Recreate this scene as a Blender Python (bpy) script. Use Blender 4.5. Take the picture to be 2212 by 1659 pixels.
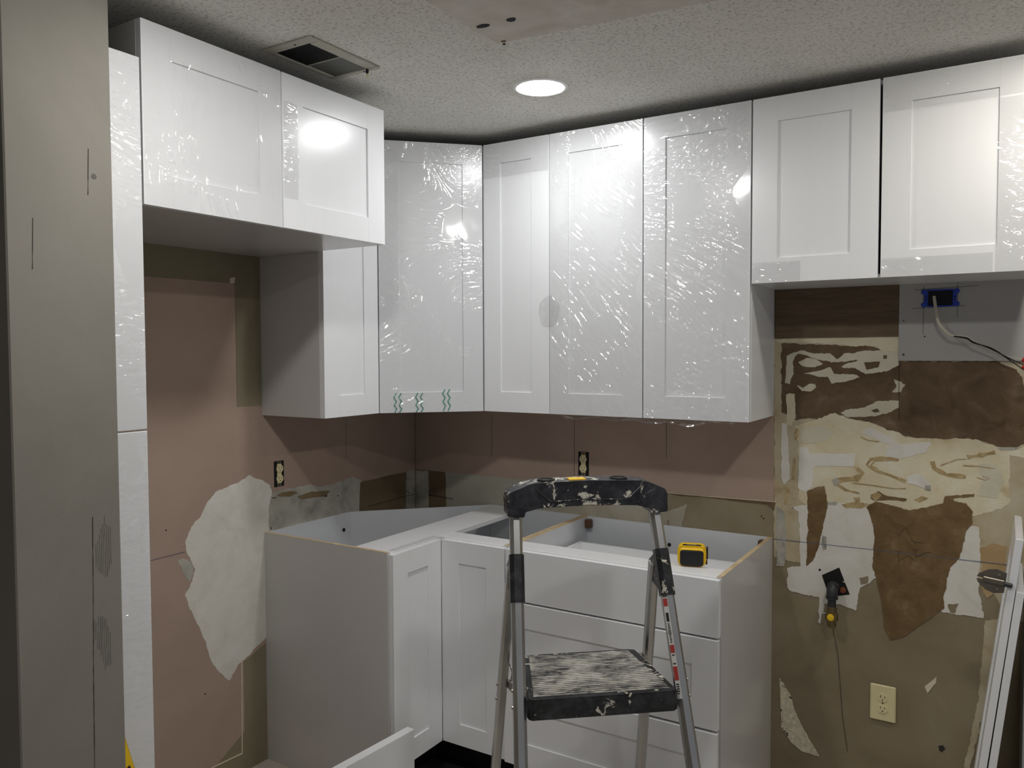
import bpy, bmesh, math, random
from mathutils import Vector, Matrix, noise
from mathutils.geometry import tessellate_polygon
for o in list(bpy.data.objects): bpy.data.objects.remove(o)
S = bpy.context.scene
C = S.collection
I = 0.0254            # every length below is in inches
R = math.radians

# ---------------------------------------------------------------- camera
CAM = (93.79, -116.352, 61.3); YAW, PITCH, ROLL, FPX = 31.846, -2.306, -0.215, 1720.7
cd = bpy.data.cameras.new('camera'); cam = bpy.data.objects.new('camera', cd); C.objects.link(cam)
cd.sensor_fit = 'HORIZONTAL'; cd.sensor_width = 36.0; cd.lens = FPX / 2212 * 36; cd.clip_start = 0.05
y_, p_, r_ = R(YAW), R(PITCH), R(ROLL)
fw = Vector((-math.sin(y_) * math.cos(p_), math.cos(y_) * math.cos(p_), math.sin(p_)))
rt = Vector((math.cos(y_), math.sin(y_), 0)); up = rt.cross(fw)
r2 = rt * math.cos(r_) + up * math.sin(r_); u2 = -rt * math.sin(r_) + up * math.cos(r_)
M = Matrix((r2, u2, -fw)).transposed().to_4x4(); M.translation = Vector(CAM) * I
cam.matrix_world = M
S.camera = cam

# ---------------------------------------------------------------- world, exposure, lamps
w = bpy.data.worlds.new('world'); S.world = w; w.use_nodes = True
w.node_tree.nodes['Background'].inputs[0].default_value = (0.9, 0.92, 1, 1)
w.node_tree.nodes['Background'].inputs[1].default_value = 0.2
S.view_settings.view_transform = 'Standard'; S.view_settings.look = 'None'
S.view_settings.exposure = 0.12; S.view_settings.gamma = 1.0; S.view_settings.use_curve_mapping = False
S.cycles.use_light_tree = False; S.cycles.max_bounces = 7; S.cycles.diffuse_bounces = 4; S.cycles.glossy_bounces = 3; S.cycles.transparent_max_bounces = 8
S.cycles.caustics_reflective = False; S.cycles.caustics_refractive = False
LAMP = 126.0                                   # emission of each recessed LED lens
LAMP_SPOTS = [((43.0, -27.5), (0.985, 0.99, 1.0), 'glowing white recessed ceiling light between the vent and the upper cabinets', 0.86),
              ((99.0, -28.0), (1.0, 0.95, 0.86), 'warm recessed ceiling light in front of the over-stove cabinet', 0.85),
              ((99.0, -72.0), (1.0, 0.985, 0.965), 'recessed ceiling light above the camera side of the stove gap', 1.25),
              ((46.5, -71.0), (1.0, 0.985, 0.965), 'recessed ceiling light beside the wall end by the fridge space', 1.3)]

# ---------------------------------------------------------------- helpers
def link(name, me, parent=None, mat=None):
    o = bpy.data.objects.new(name, me); C.objects.link(o)
    if parent is not None: o.parent = parent
    if mat is not None and me is not None: me.materials.append(mat)
    return o
def thing(name, label, cat, loc=(0, 0, 0), rz=0, group=None):
    o = bpy.data.objects.new(name, None); C.objects.link(o); o.empty_display_size = .05
    o.location = Vector(loc) * I; o.rotation_euler = (0, 0, R(rz)); o['label'] = label; o['category'] = cat
    if group: o['group'] = group
    return o
def tag(o, label, cat, group=None):
    o['label'] = label; o['category'] = cat
    if group: o['group'] = group
    return o
def bm_box(bm, a, b, bev=0.0):
    lo = [min(a[i], b[i]) for i in range(3)]; hi = [max(a[i], b[i]) for i in range(3)]
    r = bmesh.ops.create_cube(bm, size=1)
    vs = r['verts']
    for v in vs:
        v.co = Vector([(lo[i] + hi[i]) / 2 + v.co[i] * (hi[i] - lo[i]) for i in range(3)]) * I
    if bev > 0:
        es = list({e for v in vs for e in v.link_edges})
        bmesh.ops.bevel(bm, geom=es, offset=bev * I, segments=1, affect='EDGES', profile=.5)
def done(bm, name, mat, parent=None, smooth=False):
    bmesh.ops.recalc_face_normals(bm, faces=bm.faces)
    me = bpy.data.meshes.new(name); bm.to_mesh(me); bm.free()
    if smooth:
        me.polygons.foreach_set('use_smooth', [True] * len(me.polygons))
        try: me.set_sharp_from_angle(angle=R(40))
        except Exception: pass
    return link(name, me, parent, mat)
def box(name, a, b, mat, parent=None, bev=0.02):
    bm = bmesh.new(); bm_box(bm, a, b, bev); return done(bm, name, mat, parent)
def prism(bm, pts, fn, d):
    """extrude a 2-D outline: fn(u,v,w) -> xyz inches, w from 0 to d"""
    n = len(pts)
    a = [bm.verts.new(Vector(fn(u, v, 0)) * I) for u, v in pts]
    b = [bm.verts.new(Vector(fn(u, v, d)) * I) for u, v in pts]
    if n > 4:
        for i, j, k in tessellate_polygon([[Vector((u, v, 0)) for u, v in pts]]):
            try: bm.faces.new((a[i], a[j], a[k])); bm.faces.new((b[k], b[j], b[i]))
            except ValueError: pass
    else:
        bm.faces.new(a); bm.faces.new(b[::-1])
    for i in range(n): bm.faces.new((a[i], b[i], b[(i + 1) % n], a[(i + 1) % n]))
def bar(bm, p0, p1, prof, xdir):
    """sweep a closed profile (u along xdir, v across) from p0 to p1"""
    p0, p1 = Vector(p0), Vector(p1); t = (p1 - p0).normalized()
    x = Vector(xdir); x = (x - t * x.dot(t)).normalized(); y = t.cross(x)
    a = [bm.verts.new((p0 + x * u + y * v) * I) for u, v in prof]
    b = [bm.verts.new((p1 + x * u + y * v) * I) for u, v in prof]
    n = len(prof); bm.faces.new(a); bm.faces.new(b[::-1])
    for i in range(n): bm.faces.new((a[i], b[i], b[(i + 1) % n], a[(i + 1) % n]))
def rrect(hx, hy, r, seg=3):
    o = []
    for cx, cy, a0 in ((hx - r, hy - r, 0), (-hx + r, hy - r, 90), (-hx + r, -hy + r, 180), (hx - r, -hy + r, 270)):
        for k in range(seg + 1):
            a = R(a0 + 90 * k / seg); o.append((cx + r * math.cos(a), cy + r * math.sin(a)))
    return o
def sharp_edges(bm, a=.5, f=None):
    bmesh.ops.recalc_face_normals(bm, faces=bm.faces)
    return [e for e in bm.edges if len(e.link_faces) == 2 and e.calc_face_angle(0) > a and (f is None or f(e))]
def circ(r, n=20, sx=1, sy=1, cx=0, cy=0):
    return [(cx + sx * r * math.cos(2 * math.pi * k / n), cy + sy * r * math.sin(2 * math.pi * k / n)) for k in range(n)]
def lathe(bm, prof, c, ax='z', n=28):
    """prof = [(radius, height)] about an axis through c"""
    rings = []
    for r, h in prof:
        ring = []
        for k in range(n):
            a = 2 * math.pi * k / n; u, v = r * math.cos(a), r * math.sin(a)
            q = {'z': (u, v, h), 'y': (u, h, v), 'x': (h, u, v)}[ax]
            ring.append(bm.verts.new((Vector(c) + Vector(q)) * I))
        rings.append(ring)
    for A, B in zip(rings, rings[1:]):
        for k in range(n): bm.faces.new((A[k], A[(k + 1) % n], B[(k + 1) % n], B[k]))
    if prof[0][0] > 1e-6: bm.faces.new(rings[0])
    if prof[-1][0] > 1e-6: bm.faces.new(rings[-1][::-1])
def tube(bm, pts, r, n=8):
    P = [Vector(p) for p in pts]; Q = []
    for i in range(len(P) - 1):                      # Catmull-Rom smoothing
        a = P[max(i - 1, 0)]; b = P[i]; c = P[i + 1]; d = P[min(i + 2, len(P) - 1)]
        for k in range(5):
            t = k / 5
            Q.append(.5 * ((2 * b) + (c - a) * t + (2 * a - 5 * b + 4 * c - d) * t * t + (3 * b - a - 3 * c + d) * t ** 3))
    Q.append(P[-1]); rings = []
    for i, q in enumerate(Q):
        t = (Q[min(i + 1, len(Q) - 1)] - Q[max(i - 1, 0)]).normalized()
        x = t.cross(Vector((0.13, 0.9, 0.4))).normalized(); y = t.cross(x)
        rings.append([bm.verts.new((q + x * r * math.cos(2 * math.pi * k / n) + y * r * math.sin(2 * math.pi * k / n)) * I) for k in range(n)])
    for A, B in zip(rings, rings[1:]):
        for k in range(n): bm.faces.new((A[k], A[(k + 1) % n], B[(k + 1) % n], B[k]))
    bm.faces.new(rings[0]); bm.faces.new(rings[-1][::-1])

# ---------------------------------------------------------------- materials
def srgb(c): return tuple(((x / 255) / 12.92 if x / 255 <= .04045 else ((x / 255 + .055) / 1.055) ** 2.4) for x in c) + (1,)
class N:
    def __init__(s, name):
        s.m = bpy.data.materials.new(name); s.m.use_nodes = True; s.t = s.m.node_tree; s.b = s.t.nodes['Principled BSDF']
    def n(s, kind, **k):
        x = s.t.nodes.new(kind)
        for a, b in k.items():
            if a in x.inputs: x.inputs[a].default_value = b
            else: setattr(x, a, b)
        return x
    def l(s, a, b): s.t.links.new(a, b)
    def coord(s, scale=(1, 1, 1), rot=(0, 0, 0), loc=(0, 0, 0)):
        tc = s.n('ShaderNodeTexCoord'); mp = s.n('ShaderNodeMapping')
        mp.inputs['Scale'].default_value = scale; mp.inputs['Rotation'].default_value = rot; mp.inputs['Location'].default_value = loc
        s.l(tc.outputs['Object'], mp.inputs['Vector']); return mp.outputs['Vector']
    def noise(s, vec, scale, detail=4, rough=.55, dist=0):
        x = s.n('ShaderNodeTexNoise'); x.inputs['Scale'].default_value = scale; x.inputs['Detail'].default_value = detail
        x.inputs['Roughness'].default_value = rough; x.inputs['Distortion'].default_value = dist; s.l(vec, x.inputs['Vector']); return x.outputs['Fac']
    def ramp(s, fac, stops):
        x = s.n('ShaderNodeValToRGB'); e = x.color_ramp.elements
        while len(e) < len(stops): e.new(.5)
        for k, (p, c) in enumerate(stops):
            e[k].position = p; e[k].color = c if len(c) == 4 else tuple(c) + (1,)
        s.l(fac, x.inputs['Fac']); return x.outputs['Color']
    def math(s, op, a, b=None, c=None):
        x = s.n('ShaderNodeMath'); x.operation = op
        for k, q in enumerate((a, b, c)):
            if q is None: continue
            if isinstance(q, (int, float)): x.inputs[k].default_value = q
            else: s.l(q, x.inputs[k])
        return x.outputs[0]
    def mix(s, fac, a, b):
        x = s.n('ShaderNodeMix'); x.data_type = 'RGBA'
        s.l(fac, x.inputs[0])
        for k, q in ((6, a), (7, b)):
            if isinstance(q, tuple): x.inputs[k].default_value = q
            else: s.l(q, x.inputs[k])
        return x.outputs[2]
    def bump(s, h, strength, dist):
        x = s.n('ShaderNodeBump'); x.inputs['Strength'].default_value = strength; x.inputs['Distance'].default_value = dist
        s.l(h, x.inputs['Height']); s.l(x.outputs['Normal'], s.b.inputs['Normal']); return x.outputs['Normal']
def plain(name, c, rough=.6, var=.08, scale=14, metal=0, spec=.5, bump=0, bscale=200, stretch=(1, 1, 1), rot=(0, 0, 0)):
    k = N(name); b = k.b; col = srgb(c)
    v = k.coord(stretch, rot)
    f = k.noise(v, scale, 5)
    lo = tuple(x * (1 - var * 2) for x in col[:3]) + (1,); hi = tuple(min(1, x * (1 + var * 2)) for x in col[:3]) + (1,)
    k.l(k.ramp(f, [(.3, lo), (.7, hi)]), b.inputs['Base Color'])
    b.inputs['Roughness'].default_value = rough; b.inputs['Metallic'].default_value = metal
    b.inputs['Specular IOR Level'].default_value = spec
    if bump: k.bump(k.noise(v, bscale, 3), bump, .002)
    return k.m
def splatter(name, base, rough, scale, thr, paint=(205, 200, 185), streak=(1, 1, 1), loc=(3, 7, 1), soft=.03):
    """black plastic with dried paint splashes"""
    k = N(name); v = k.coord(streak); f1 = k.noise(v, scale, 6, .65, .6); f2 = k.noise(k.coord((1, 1, 1), (0, 0, 0), loc), scale * .28, 3)
    m = k.math('MULTIPLY', k.math('ADD', f1, k.math('MULTIPLY', f2, .7)), 1)
    fac = k.ramp(m, [(thr, (0, 0, 0)), (thr + soft, (1, 1, 1))])
    dust = k.ramp(k.noise(v, scale * .6, 6, .7), [(.45, srgb(base)), (.8, srgb(tuple(min(255, x + 50) for x in base)))])
    k.l(k.mix(fac, dust, srgb(paint)), k.b.inputs['Base Color']); k.b.inputs['Roughness'].default_value = rough
    return k.m
def film(name, refl=.11, rough=.065):
    """clear shrink film: mostly transparent, a little mirror-like; the wrinkles are real geometry"""
    k = N(name); t = k.t; t.nodes.remove(k.b)
    out = [n for n in t.nodes if n.type == 'OUTPUT_MATERIAL'][0]
    gl = k.n('ShaderNodeBsdfGlossy')
    rg = k.n('ShaderNodeMapRange'); rg.inputs[3].default_value = rough * .7; rg.inputs[4].default_value = rough * 1.4
    k.l(k.noise(k.coord(), 30, 2), rg.inputs[0]); k.l(rg.outputs[0], gl.inputs['Roughness'])
    tr = k.n('ShaderNodeBsdfTransparent'); tr.inputs['Color'].default_value = (.99, .99, .99, 1)
    mx = k.n('ShaderNodeMixShader'); mx.inputs[0].default_value = refl; k.l(tr.outputs[0], mx.inputs[1]); k.l(gl.outputs[0], mx.inputs[2])
    k.l(mx.outputs[0], out.inputs['Surface']); return k.m
def ceiling_mat():
    k = N('popcorn_ceiling'); v = k.coord(); a = k.noise(v, 105, 5, .65, .3); b = k.noise(v, 2.2, 3)
    base = k.ramp(b, [(.3, srgb((222, 219, 210))), (.75, srgb((240, 238, 231)))])
    speck = k.ramp(a, [(.34, (.62, .62, .60)), (.50, (1, 1, 1))])
    x = k.n('ShaderNodeMix'); x.data_type = 'RGBA'; x.blend_type = 'MULTIPLY'; x.inputs[0].default_value = 1
    k.l(base, x.inputs[6]); k.l(speck, x.inputs[7]); k.l(x.outputs[2], k.b.inputs['Base Color'])
    k.b.inputs['Roughness'].default_value = .95; k.b.inputs['Specular IOR Level'].default_value = .1
    k.bump(a, 1.0, .004); return k.m
def wood(name, c1, c2, stretch, scale=30, rough=.6):
    k = N(name); f = k.noise(k.coord(stretch), scale, 6, .6, .4)
    k.l(k.ramp(f, [(.3, srgb(c1)), (.7, srgb(c2))]), k.b.inputs['Base Color']); k.b.inputs['Roughness'].default_value = rough
    return k.m
def emit(name, col, s):
    k = N(name); k.b.inputs['Base Color'].default_value = (1, 1, 1, 1)
    k.b.inputs['Emission Color'].default_value = col + (1,); k.b.inputs['Emission Strength'].default_value = s; return k.m
def scuffed(name, cols, scale=6, bump=.3, rough=.9):
    k = N(name); v = k.coord(); f = k.noise(v, scale, 7, .62, .5)
    st = [(.28 + .44 * i / (len(cols) - 1), srgb(c)) for i, c in enumerate(cols)]
    k.l(k.ramp(f, st), k.b.inputs['Base Color']); k.b.inputs['Roughness'].default_value = rough; k.b.inputs['Specular IOR Level'].default_value = .2
    k.bump(k.noise(v, 160, 5), bump, .002); return k.m

WHITE = plain('white_cabinet_paint', (236, 237, 238), .24, .004, 30, bump=.05, bscale=500, stretch=(1, 1, .1))
WHITE_IN = plain('white_melamine', (218, 221, 224), .3, .008, 8)
GREYSIDE = plain('pale_grey_melamine', (206, 204, 201), .2, .01, 5)
PLYEDGE = wood('plywood_edge', (186, 162, 126), (214, 194, 158), (1, 1, 8))
TOEBLACK = plain('black_toe_kick', (10, 10, 10), .7)
CEIL = ceiling_mat()
PATCHMAT = {
 'pink': scuffed('pink_drywall_primer', [(164, 142, 127), (172, 150, 135), (178, 156, 141)], 2.5, .12),
 'white': scuffed('white_joint_compound', [(206, 202, 190), (220, 217, 207), (228, 226, 219)], 8, .25),
 'greywhite': scuffed('grey_joint_compound', [(128, 126, 116), (176, 173, 162), (196, 192, 180)], 9, .25),
 'greywhite2': scuffed('thin_joint_compound', [(160, 152, 134), (178, 170, 152), (188, 182, 166)], 5, .2),
 'greengrey': scuffed('old_grey_green_paint', [(160, 158, 142), (172, 170, 154), (180, 178, 162)], 4, .15),
 'cream': scuffed('cream_old_paint', [(200, 188, 158), (216, 206, 178), (226, 218, 194)], 9, .3),
 'cream2': scuffed('pale_old_paint', [(196, 188, 164), (206, 200, 178), (214, 208, 188)], 9, .3),
 'mud': scuffed('old_tile_adhesive', [(186, 166, 128), (214, 202, 170), (220, 212, 184), (226, 222, 206)], 7, .5),
 'tan': scuffed('tan_wall_skim', [(160, 140, 108), (182, 168, 138), (192, 182, 156), (200, 194, 174)], 6, .3),
 'tanwarm': scuffed('warm_tan_stain', [(164, 136, 96), (176, 150, 110), (186, 162, 124)], 7, .3),
 'khaki': scuffed('khaki_wall_paint', [(128, 116, 92), (142, 130, 106), (152, 141, 118)], 3, .2),
 'brown': scuffed('torn_brown_paper', [(82, 66, 50), (100, 82, 63), (112, 93, 73), (132, 114, 94)], 12, .6),
 'brown2': scuffed('torn_brown_kraft', [(98, 78, 52), (112, 91, 62), (122, 100, 70), (140, 120, 92)], 16, .7),
 'darkbrown': scuffed('bare_old_board', [(98, 84, 64), (114, 100, 78), (122, 108, 86)], 4, .2),
 'olive': scuffed('bare_gypsum_paper', [(120, 104, 76), (136, 120, 90)], 12, .3),
 'oliveboard': scuffed('olive_old_wall', [(128, 119, 98), (138, 129, 107), (146, 137, 115)], 3, .15),
 'ochre': scuffed('ochre_glue_trail', [(142, 118, 78), (176, 154, 112), (198, 180, 140)], 40, .6),
 'plywood': wood('dark_plywood_strip', (80, 64, 46), (108, 88, 64), (.35, 1, 3), 22, .7),
 'scrap': splatter('patterned_wallpaper', (206, 198, 174), .9, 90, .98, (60, 52, 44)),
 'dark': plain('pencil_mark', (48, 42, 38), .8), 'blue': plain('blue_chalk', (92, 104, 136), .9), 'blueline': plain('purple_chalk', (112, 100, 112), .9),
 'greyboard': scuffed('grey_new_drywall', [(166, 164, 160), (176, 174, 170)], 3, .1),
 'post': scuffed('grey_primed_drywall', [(128, 124, 115), (134, 130, 121), (140, 136, 127)], 2.2, .1),
}
OLDWALL = PATCHMAT['khaki']
ALU = plain('brushed_aluminium', (188, 188, 186), .34, .05, 25, metal=1, stretch=(1, 1, .15))
BLACKP = splatter('black_plastic_paint_spots', (24, 25, 28), .38, 34, .985)
BLACKH = splatter('black_plastic_splashed', (22, 23, 27), .36, 30, .93, loc=(.9, 2.2, 5.1))
TREAD = splatter('splashed_black_tread', (44, 44, 48), .6, 55, .66, (196, 192, 182), (.5, 1.3, 1), (4, 1, 2), .3)
STEEL = plain('zinc_plated_steel', (170, 165, 155), .25, .06, 40, metal=1)
NICKEL = plain('nickel_hinge', (112, 105, 94), .34, .06, 40, metal=.6)
BLACKIRON = plain('black_iron_pipe', (44, 46, 48), .5, .15, 60)
BRASS = plain('tarnished_brass', (122, 108, 74), .4, .12, 50, metal=.8)
YELLOW = plain('yellow_plastic', (240, 196, 30), .38, .02)
RUBBER = plain('black_rubber', (22, 22, 23), .6, .1, 60, bump=.2, bscale=600)
IVORY = plain('ivory_plastic', (226, 214, 168), .4, .02)
BLACK = plain('black_void', (8, 8, 8), .8)
BLUE = plain('blue_box_plastic', (24, 60, 170), .5, .05)
REDP = plain('red_plastic', (190, 34, 34), .4, .05)
WIREW = plain('white_cable_sheath', (196, 190, 172), .5, .04)
WIREB = plain('black_wire', (18, 18, 18), .45)
BROWNP = plain('brown_plastic_block', (92, 62, 42), .5, .06)
SCREW = plain('dark_screw', (60, 54, 46), .4, .1, metal=.6)
FRAMEG = plain('aged_vent_frame', (176, 172, 158), .5, .05, 12)
GRILLE = plain('dark_vent_grille', (34, 34, 34), .6, .1)
DAMPER = plain('grey_vent_damper', (84, 84, 78), .5, .05)
TRIMW = plain('white_light_trim', (240, 240, 238), .4, .01)
GREEN = plain('green_print', (30, 140, 110), .5, .02)
FLOOR = scuffed('grey_brown_subfloor', [(176, 168, 156), (192, 185, 174), (204, 197, 187)], 4, .2, .7)
ROOMW = scuffed('off_white_wall', [(196, 190, 176), (204, 198, 186)], 2, .1)
LABELW = plain('white_label', (214, 212, 206), .4, .01); LABELR = plain('red_label', (176, 66, 62), .4, .02); LABELK = plain('black_label_print', (40, 38, 38), .5)
FILMMAT = film('clear_shrink_film')
# wrinkle fields: angle of the creases, creases per inch across / along, height, mask threshold, edge combing
FILM = {
 'taut':    dict(ang=15, fan=0, fx=.9, fz=.16, amp=0.100, thr=-0.05, comb=0.12, seed=1.3),
 'streak':  dict(ang=-28, fan=30, fx=1.5, fz=.14, amp=0.160, thr=-0.28, comb=0.14, seed=4.1),
 'crumple': dict(ang=38, fan=12, fx=1.25, fz=.16, amp=0.180, thr=-0.28, comb=0.12, seed=7.7),
 'fuzzy':   dict(ang=48, fan=25, fx=1.5, fz=.45, amp=0.170, thr=-0.35, comb=0.14, seed=2.9),
 'light':   dict(ang=70, fan=20, fx=1.2, fz=.3, amp=0.130, thr=-0.10, comb=0.07, seed=5.5),
 'side':    dict(ang=80, fan=10, fx=1.5, fz=.25, amp=0.160, thr=-0.25, comb=0.12, seed=9.2),
}

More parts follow.
